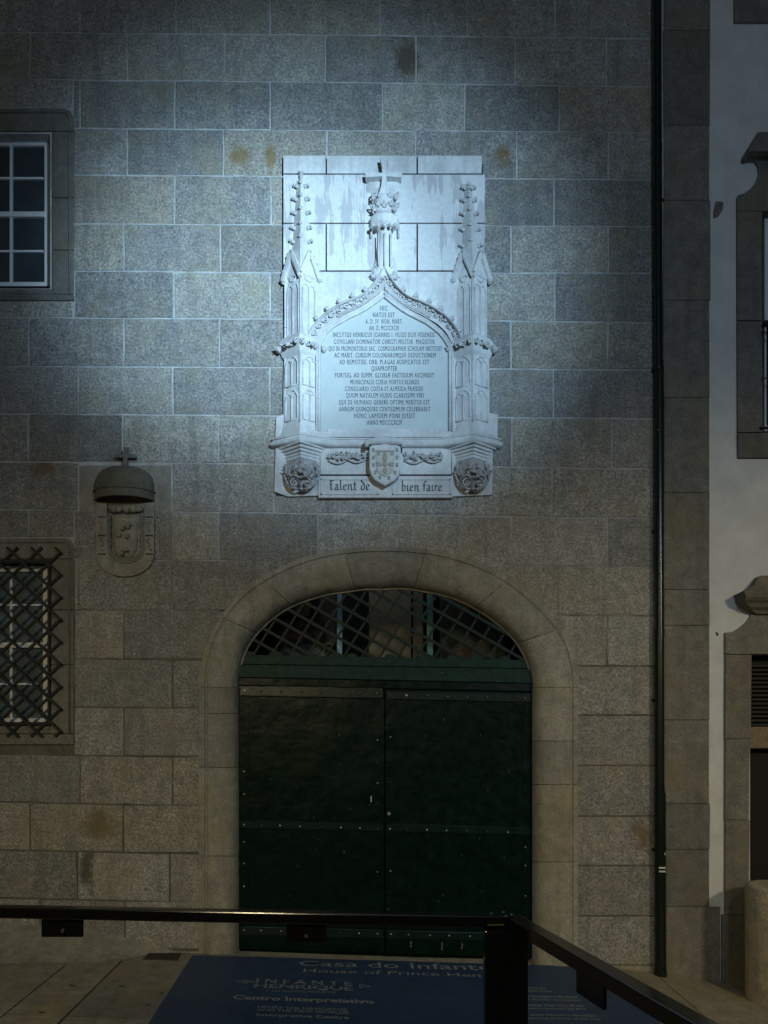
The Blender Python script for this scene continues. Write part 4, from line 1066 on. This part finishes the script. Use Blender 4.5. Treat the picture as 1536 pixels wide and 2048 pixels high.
# motto tablet
m = M(); pbox(m, 637, 905, 952, 995, .052, 0); mpart('motto_tablet', m)
mt_ = [o for o in C.objects if o.name == 'motto_tablet'][0]
m = M()
for (x0, x1) in ((641, 757), (785, 902)):
    for (a, b, c, d_) in ((x0, x1, 957, 959.5), (x0, x1, 987, 989), (x0, x0+2.5, 957, 989), (x1-2.5, x1, 957, 989)): pbox(m, a, b, c, d_, .060, .05)
obj('motto_border', m, M_lime, mt_)
G = {'t': ([[(.22, 1.4), (.22, .12), (.48, 0)], [(0, 1.0), (.5, 1.0)]], .66), 'T': ([[(.25, 1.62), (.25, .12), (.5, 0)], [(0, 1.5), (.3, 1.72), (.72, 1.62)], [(0.02, 1.0), (.45, 1.0)]], .78),
     'l': ([[(.05, 1.7), (.2, 1.75), (.2, .12), (.42, 0)]], .55), 'i': ([[(.03, .85), (.18, 1), (.18, .12), (.4, 0)]], .52), 'n': ([[(.02, .85), (.17, 1), (.17, .05)], [(.17, .82), (.5, 1.0), (.63, .85), (.63, .12), (.85, 0)]], 1.0),
     'e': ([[(.14, .42), (.6, .66), (.5, .95), (.17, .85), (.12, .2), (.38, 0), (.66, .16)]], .82), 'a': ([[(.12, .86), (.4, 1), (.56, .85), (.56, .12), (.78, 0)], [(.56, .52), (.17, .42), (.13, .12), (.36, 0), (.56, .18)]], .9),
     'd': ([[(.0, 1.65), (.25, 1.5), (.64, .95), (.64, .2), (.4, 0), (.13, .17), (.13, .72), (.4, .95)]], .86), 'b': ([[(.02, 1.65), (.15, 1.75), (.15, .12), (.42, 0), (.63, .2), (.63, .8), (.42, 1), (.15, .8)]], .88),
     'f': ([[(.22, 0), (.22, 1.5), (.4, 1.72), (.62, 1.58)], [(0, 1.0), (.5, 1.0)]], .6), 'r': ([[(.02, .85), (.17, 1), (.17, 0)], [(.17, .8), (.42, 1), (.58, .84)]], .64), ' ': ([], .55)}
def blackletter(s, x0, x1, ybase, xh):
    adv = sum(G[c][1] for c in s); sx = (x1-x0)/adv; m = M(); x = 0; nb = (.10, .085)
    for c in s:
        for st in G[c][0]:
            for p, q in zip(st[:-1], st[1:]):
                vs = []
                for (a, b) in ((p[0]-nb[0], p[1]+nb[1]*-1), (p[0]+nb[0], p[1]+nb[1]), (q[0]+nb[0], q[1]+nb[1]), (q[0]-nb[0], q[1]-nb[1])):
                    vs.append(U(x0+(x+a)*sx, ybase-b*xh, .0535+R.uniform(0, .0003)))
                m.add(vs, [(0, 1, 2, 3)])
                # nib width in the other direction too, so that strokes along the nib keep some body
                dx, dy = q[0]-p[0], q[1]-p[1]; l = math.hypot(dx, dy) or 1; ox, oy = -dy/l*.05, dx/l*.05
                vs = [U(x0+(x+a)*sx, ybase-b*xh, .0535+R.uniform(.0004, .0007)) for a, b in ((p[0]-ox, p[1]-oy), (p[0]+ox, p[1]+oy), (q[0]+ox, q[1]+oy), (q[0]-ox, q[1]-oy))]
                m.add(vs, [(0, 1, 2, 3)])
        x += G[c][1]
    return m
obj('motto_lettering', blackletter('Talent de', 659, 741, 980, 11.5), M_letter, mt_); obj('motto_lettering', blackletter('bien faire', 803, 885, 982, 11.5), M_letter, mt_)
# coat of arms
sh = [(739, 893), (745, 890), (769, 888), (794, 890), (801, 893), (802, 925), (801, 940), (797, 951), (789, 960), (779, 966), (770, 971), (761, 966), (750, 959), (743, 950), (739, 938)]
m = M(); prism(m, sh, .135, .02, .010); shield = mpart('coat_of_arms', m, M_lime)
m = M(); prism(m, [(752, 899), (789, 899), (789, 935), (784, 945), (770, 952), (757, 945), (752, 935)], .146, .13, .002); obj('inner_shield', m, M_shield, shield)
def mini(x, y, s=5.2, rot=0):
    m = M(); pts = [(-.8, -1), (.8, -1), (.8, .2), (.45, .85), (0, 1.15), (-.45, .85), (-.8, .2)]
    pts = [(x+s*(a*math.cos(rot)-b*math.sin(rot)), y+s*(a*math.sin(rot)+b*math.cos(rot))) for a, b in pts]
    prism(m, pts, .153, .14, .0015); o = obj('small_escutcheon', m, M_shieldd, shield)
    m = M()
    for a, b in ((-.35, -.5), (.35, -.5), (0, -.05), (-.3, .4), (.3, .4)): blob(m, U(x+a*s, y+b*s, .154), (.0035, .002, .0035), 0, 1, 0)
    obj('bezant', m, M_lime, shield)
mini(770, 916); mini(770, 928); mini(770, 941, 5); mini(758.5, 928, 5, -PI/2); mini(782, 928, 5, PI/2)
m = M(); pbox(m, 754, 788, 901, 904, .150, .14)
for x in (757, 770, 784): pbox(m, x-3, x+3, 904, 910, .150, .14)
obj('label_bar', m, M_shieldd, shield)
for (x, y) in ((747, 900), (747, 915), (747, 930), (751, 945), (760, 955), (778, 956), (790, 945), (794, 930), (794, 915), (794, 900)):
    m = M(); pbox(m, x-2.4, x+2.4, y-2, y+3, .141, .13)
    for d_ in (-2, 0, 2): pbox(m, x+d_-.7, x+d_+.7, y-4.2, y-2, .141, .13)
    obj('castle', m, M_shieldd, shield)
m = M(); tube(m, [U(x, y, .12) for x, y in ((733, 894), (733, 886), (741, 884), (755, 882), (769, 881.5), (784, 882), (799, 884), (807, 886), (807, 895))], [.02, .026, .03, .034, .036, .034, .03, .026, .02], 10)
obj('shield_roll', m, M_lime, shield, smooth=True)
# ------------------------------------------------------------------ carved relief with hood on the left
NR = thing('hooded_stone_relief', 'small worn stone relief under a half-domed hood with a cross', 'relief', (-2.25, 0, 3.3))
m = M(); prism(m, [(158.5, 931), (342, 931), (342, 1119), (158.5, 1118)], .001, -.03, .005, depread=0); obj('relief_slab', m, M_smooth, NR)
def npt(x, y, d_): return U(x, y, d_)
# hood
rows_ = []; xc = U(250, 1000, 0).x; zt = zz(936); zb = zz(1003); Rh_ = .258
m = M(); secs = []
for i in range(13):
    t = i/12
    if t < .6: a = t/.6*PI/2; r_ = Rh_*math.sin(a)**.62*.985; z = zt-(zt-zz(972))*(1-math.cos(a))
    else: r_ = Rh_; z = zz(972)-(zz(972)-zb)*(t-.6)/.4
    r_ = max(r_, .01)
    secs.append([Vector((xc-r_*math.cos(PI*k/16), -r_*.66*math.sin(PI*k/16), z)) for k in range(17)])
inner = []
loft(m, secs, closed=False)
s2 = [[Vector((xc+(v.x-xc)*.88, v.y*.88, v.z-(.035 if v.z > zz(972) else 0))) for v in s] for s in secs]
k0 = len(m.v); loft(m, s2, closed=False)
n_ = 17; a0 = 12*n_; b0 = k0+12*n_
m.f += [(a0+i, a0+i+1, b0+i+1, b0+i) for i in range(n_-1)]
obj('hood', m, M_moss, NR, smooth=True, angle=40)
m = M(); tube(m, [Vector((xc-(Rh_+.006)*math.cos(PI*k/16), -(Rh_+.004)*.66*math.sin(PI*k/16), zz(986))) for k in range(17)], .007, 6); obj('hood_moulding', m, M_moss, NR, smooth=True)
m = M(); pbox(m, 246, 254, 894, 938, .06, .02); pbox(m, 231, 246, 908, 915, .058, .02); pbox(m, 254, 272, 908, 915, .058, .02); obj('cross', m, M_quoin, NR)
# outer frame and inner U
def Ushape(x0, x1, yt_, yc_, n=14):
    r_ = (x1-x0)/2; xc_ = (x0+x1)/2
    return [(x0, yt_)]+[(xc_-r_*math.cos(PI*k/n), yc_+r_*.78*math.sin(PI*k/n)) for k in range(n+1)]+[(x1, yt_)]
def Uband(name, o_, i_, df, db, mt):
    m = M(); n = len(o_); secs = []
    for a, b in zip(o_, i_): secs.append([U(*a, db), U(*a, df), U(*b, df), U(*b, db)])
    loft(m, secs, closed=True); obj(name, m, mt, NR, smooth=True, angle=40)
Uband('outer_frame', Ushape(192, 308, 1006, 1108), Ushape(214, 289, 1006, 1098), .028, -.01, M_smooth)
Uband('inner_frame', Ushape(214, 289, 1030, 1098), Ushape(221, 281, 1030, 1094), .034, 0, M_smooth)
for y in (1034, 1071, 1108):
    for x0, x1 in ((196, 211), (291, 306)):
        m = M(); pbox(m, x0, x1, y-1.4, y+1.4, .0305, .02); obj('slot', m, M_groove, NR)
        if y < 1100:
            m = M(); 
            for k in range(5): blob(m, U((x0+x1)/2+R.uniform(-4, 4), y+8+k*5, .03), (.018, .008, .010), R.random()*3, 1, .3)
            obj('carved_block', m, M_smooth, NR, smooth=True)
m = M(); secs = []
for (y, hw, pr) in ((1030, 31, .02), (1042, 27, .03), (1052, 24, .035), (1066, 25, .04), (1082, 25, .042), (1098, 24, .04), (1111, 18, .03), (1119, 10, .02)):
    secs.append(ring_oct(251-hw, 251+hw, y, .0, pr, 8))
loft(m, secs, closed=True)
for x in (226, 238, 252, 266, 277): blob(m, U(x, 1018, .03), (.035, .02, .035), 0, 2, .3)
for k in range(10): blob(m, U(251+R.uniform(-14, 14), R.uniform(1045, 1110), .055), (.022, .012, .02), R.random()*3, 1, .3)
obj('worn_figure', m, M_smooth, NR, smooth=True)
# ------------------------------------------------------------------ blue floor sign
corners = [UG(385, 1910, .006), UG(1215, 1934, .006), UG(1500, 2235, .006), UG(175, 2235, .006)]
m = M(); m.add(corners+[c-Vector((0, 0, .005)) for c in corners], [(0, 1, 2, 3), (0, 4, 5, 1), (1, 5, 6, 2), (2, 6, 7, 3), (3, 7, 4, 0)])
FS = obj('floor_sign', m, M_sign); tag(FS, 'dark blue sign lettered Casa do Infante lying before the gate', 'sign')
root_loc['floor_sign'] = Vector((0, 0, 0))
def ground_text(s, a, b, c, d_, off=.02, name='lettering'):
    """a,b = baseline ends (px), d_,c = cap line ends"""
    A, B, Cc, Dd = [UG(*p, .0075) for p in (a, b, c, d_)]
    m = text_quad(s, lambda u, v: (A.lerp(B, u)).lerp(Dd.lerp(Cc, u), v), offset=off); obj(name, m, M_signt, FS)
ground_text("Casa do Infante", (598, 1931), (985, 1941), (978, 1929), (600, 1921.5), .0)
ground_text("House of Prince Henry", (606, 1944), (1000, 1955), (996, 1948), (608, 1937), .0)
def striped(s, a, b, c, d_):
    """letters cut into horizontal bands, as on the museum logo"""
    A, B, Cc, Dd = [UG(*p, .0075) for p in (a, b, c, d_)]
    vs, fs = text_geo(s, .03); bm = bmesh.new()
    vv = [bm.verts.new((u, v, 0)) for u, v in vs]
    for f in fs:
        try: bm.faces.new([vv[i] for i in f])
        except ValueError: pass
    for k in range(1, 8):
        bmesh.ops.bisect_plane(bm, geom=bm.verts[:]+bm.edges[:]+bm.faces[:], plane_co=(0, k/8, 0), plane_no=(0, 1, 0))
    kill = [f for f in bm.faces if int(f.calc_center_median().y*8) % 3 == 1]
    bmesh.ops.delete(bm, geom=kill, context='FACES'); bm.verts.index_update()
    m = M(); m.add([(A.lerp(B, v.co.x)).lerp(Dd.lerp(Cc, v.co.x), v.co.y) for v in bm.verts], [tuple(v.index for v in f.verts) for f in bm.faces]); bm.free()
    obj('lettering', m, M_signt, FS)
striped("I N F A N T E", (511, 1965), (705, 1971.5), (703, 1963), (514, 1956.3)); striped("HENRIQUE", (507, 1974), (708, 1981), (707, 1973.2), (510, 1966.3)); striped("D", (718, 1975), (728, 1975.5), (728, 1968), (719, 1968))
ground_text("O", (484, 1966), (498, 1966), (498, 1960), (485, 1960), .02); ground_text("<  >", (471, 1966), (510, 1967), (510, 1960), (473, 1960), 0.0); ground_text(">", (730, 1976), (742, 1976), (741, 1970), (730, 1969), 0.0)
ground_text("E OS NOVOS MUNDOS", (533, 1982.5), (672, 1986.5), (672, 1983), (534, 1979), .0)
ground_text("Centro Interpretativo", (466, 1998), (749, 2007), (745, 1999), (468, 1990), .02)
ground_text("HENRY THE NAVIGATOR", (515, 2015.5), (697, 2022), (695, 2017), (517, 2011), .01); ground_text("AND THE NEW WORLDS", (513, 2021.5), (698, 2028), (696, 2023), (515, 2016.8), .01)
ground_text("Interpretive Centre", (512, 2031.5), (700, 2038.5), (696, 2032), (514, 2026), .015)
for s, y, x1 in (("Museu Núcleo", 1976.5, 1092), ("Museum Core", 1982.5, 1104), ("Sítio Romano e Medieval", 1994, 1154), ("Site Roman occupation", 2000, 1162), ("Alfândega Régia Casa Moeda", 2011.5, 1168), ("Customs House and the Mint", 2018, 1172), ("Arquivo Histórico Municipal", 2031, 1193), ("Historical Archive of the City", 2038, 1203)):
    x0 = 1040+(y-1976)*.1; ground_text(s, (x0, y), (x1, y+2), (x1-1, y-2.2), (x0-1, y-4), .015)
LV = [((145, 1972), .05, -.1, 'dark dry leaf on the paving, farthest left of those beside the long joint'), ((83, 2026), .05, .15, 'dark dry leaf near the bottom left corner of the paving'),
      ((243, 1973), .05, -.1, 'dark dry leaf just right of the long dark paving joint'), ((309, 1935), .032, .0, 'tiny dark dry leaf on the paving right below the drain grating'),
      ((324, 1987), .045, .2, 'dark dry leaf touching the left edge of the blue sign'), ((296, 2011), .04, -.1, 'dark dry leaf nearest the lower left corner of the blue sign')]
for (px, py), L_, a_, lb in LV:
    c = UG(px, py, .002); m = M(); n_ = 7; vs = []
    for k in range(n_):
        a = 2*PI*k/n_; vs.append(c+Vector((math.cos(a)*L_*.5*R.uniform(.8, 1.1), math.sin(a)*L_*.22+math.cos(a)*a_*.02, .004+.004*abs(math.cos(a)))))
    vs.append(c+Vector((0, 0, .002))); m.add(vs, [(k, (k+1) % n_, n_) for k in range(n_)])
    o = tag(obj('fallen_leaf', m, M_drain), lb, 'leaf'); o['group'] = 'dry leaves scattered on the left paving'
# drain cover
m = M(); q = [UG(286, 1918, .006), UG(355, 1920, .006), UG(362, 1906, .006), UG(297, 1906, .006)]
m.add(q+[c-Vector((0, 0, .02)) for c in q], [(0, 1, 2, 3), (0, 4, 5, 1), (1, 5, 6, 2), (2, 6, 7, 3), (3, 7, 4, 0)])
for k in range(9):
    a = q[0].lerp(q[1], (k+.5)/9); b = q[3].lerp(q[2], (k+.5)/9); bar(m, a.lerp(b, .1)+Vector((0, 0, .002)), a.lerp(b, .9)+Vector((0, 0, .002)), .012, .006, up=(0, 0, 1))
tag(obj('drain_cover', m, M_drain), 'small rusty drain grating set in the pavement left of sign', 'drain')
# ------------------------------------------------------------------ stone bollard at the right edge
bx = U(1563, 1785, .45); BR = 66*(D-.45)/F
m = M(); secs = []; ztop = U(1560, 1783, .45+BR).z
for (f_, z) in ((1.0, gz(bx.x)-.1), (1.0, ztop-.04), (.985, ztop-.02), (.94, ztop-.007), (.80, ztop)):
    secs.append([Vector((bx.x+BR*f_*math.cos(2*PI*k/40), bx.y+BR*f_*math.sin(2*PI*k/40), z)) for k in range(40)])
loft(m, secs); tag(obj('stone_bollard', m, M_bollard, smooth=True, angle=50), 'squat round pale granite bollard cut by the right edge', 'bollard')
# ------------------------------------------------------------------ railing in the foreground
RL = thing('railing', 'black steel handrail with flat plates and corner post before gate', 'railing', (.4, -3.45, 0))
RH = CZ-.70
def at_h(px, py, h):
    t = (h-CZ)/((HY-py)/F); return Vector(((px-CX)/F*t, -D+t, h))
def rail_bar(p, q, wd, ht, name='top_rail'):
    """p,q = centre line of the top face; rounded-edge rectangular bar"""
    d_ = (q-p).normalized(); s = Vector((d_.y, -d_.x, 0)).normalized(); m = M(); secs = []; r_ = .005
    prof = [(-1, 0, 0, -r_), (-1, 0, r_*.3, -r_*.3), (-1, 0, r_, 0), (1, 0, -r_, 0), (1, 0, -r_*.3, -r_*.3), (1, 0, 0, -r_), (1, 1, 0, r_), (1, 1, -r_, 0), (-1, 1, r_, 0), (-1, 1, 0, r_)]
    for e in (p, q): secs.append([e+s*(a*wd/2+ox)+Vector((0, 0, -b*ht+oz)) for a, b, ox, oz in prof])
    loft(m, secs); return obj(name, m, M_rail, RL)
lp = at_h(-300, 1803, RH); lq = at_h(1010, 1827, RH)
W_ = .06
# left rail: px row is its rear top edge, so move the centre line forward
dl = (lq-lp).normalized(); sl = Vector((dl.y, -dl.x, 0)).normalized()
if sl.y > 0: sl = -sl
rail_bar(lp+sl*W_/2, lq+sl*W_/2, W_, .046)
ra = at_h(1022, 1829, RH); rb = at_h(1700, 2235, RH)
ra = at_h(1024, 1829, RH-.001); r2 = at_h(1411, 2046, RH-.001); dr2 = (r2-ra).normalized(); rail_bar(ra-dr2*.0, r2+dr2*2.2, .063, .050)
# corner post
pc = at_h(1009, 1832, RH); pw = .165
m = M(); xa = (967-CX)/F*2.96; xb = (1052-CX)/F*2.96; box(m, (xa, pc.y-.03, gz(.4)-.02), (xb, pc.y+.03, RH-.052)); o = obj('post', m, M_rail, RL)
bv = o.modifiers.new('b', 'BEVEL'); bv.width = .004; bv.segments = 2
m = M(); pbox(m, 974, 1008, 1848.5, 1851, D-2.90, D-2.925)
m = M(); y_ = pc.y-.031; zz_ = CZ+(HY-1849.7)*(D+y_)/F; box(m, ((975-CX)/F*(D+y_), y_-.0015, zz_-.002), ((1007-CX)/F*(D+y_), y_+.002, zz_+.002)); obj('yellow_glint', m, plain('yellow_glint_paint', (.45, .42, .16), .35, .8), RL)  # thin yellow strip painted in for a reflected line of light
for (px, py) in ((983, 1827), (1007, 1824), (1023, 1829), (1012, 1832)):
    m = M(); c = at_h(px, py, RH+.001); v, f = ico(2); m.add([c+Vector((p.x*.008, p.y*.008, p.z*.004)) for p in v], f); obj('cap_screw', m, M_bolt, RL, smooth=True)
def plate(px0, px1, py, d_t, h=.10, boltx=None):
    """hanging plate under the left rail"""
    t0 = None
    for_ = (px0+px1)/2; u = (for_+300)/1310; c = lp.lerp(lq, u)+sl*W_/2
    dd = c.y+D; x0 = (px0-CX)/F*dd; x1 = (px1-CX)/F*dd
    m = M(); y_ = c.y+.012; zb_ = CZ+(HY-py)*dd/F; box(m, (x0, y_-.012, zb_), (x1, y_+.0, RH-.045)); o = obj('clamp_plate', m, M_rail, RL)
    if boltx:
        m = M(); bc = Vector(((boltx-CX)/F*dd, y_-.012, zb_+.025)); tube(m, [bc, bc-Vector((0, .008, 0))], .007, 10); obj('bolt', m, M_bolt, RL)
plate(83, 165, 1874, 0, boltx=126); plate(573, 653, 1884, 0, boltx=613)
# plates under the right rail
for t in (.62, 1.75):
    c = ra+dr2*t; sd = Vector((dr2.y, -dr2.x, 0)); m = M(); p0 = c-dr2*.085; p1 = c+dr2*.085
    vs = []
    for p in (p0, p1):
        for o_ in (-.006, .006):
            for z in (RH-.05, RH-.135): vs.append(p+sd*o_+Vector((0, 0, z-p.z)))
    m.add(vs, [(0, 1, 3, 2), (4, 6, 7, 5), (0, 4, 5, 1), (2, 3, 7, 6), (0, 2, 6, 4), (1, 5, 7, 3)]); obj('clamp_plate', m, M_rail, RL)
    m = M(); bc = c-sd*.006; bc.z = RH-.105; tube(m, [bc+sd*.0, bc-sd*.012], .010, 10); obj('bolt', m, M_bolt, RL)
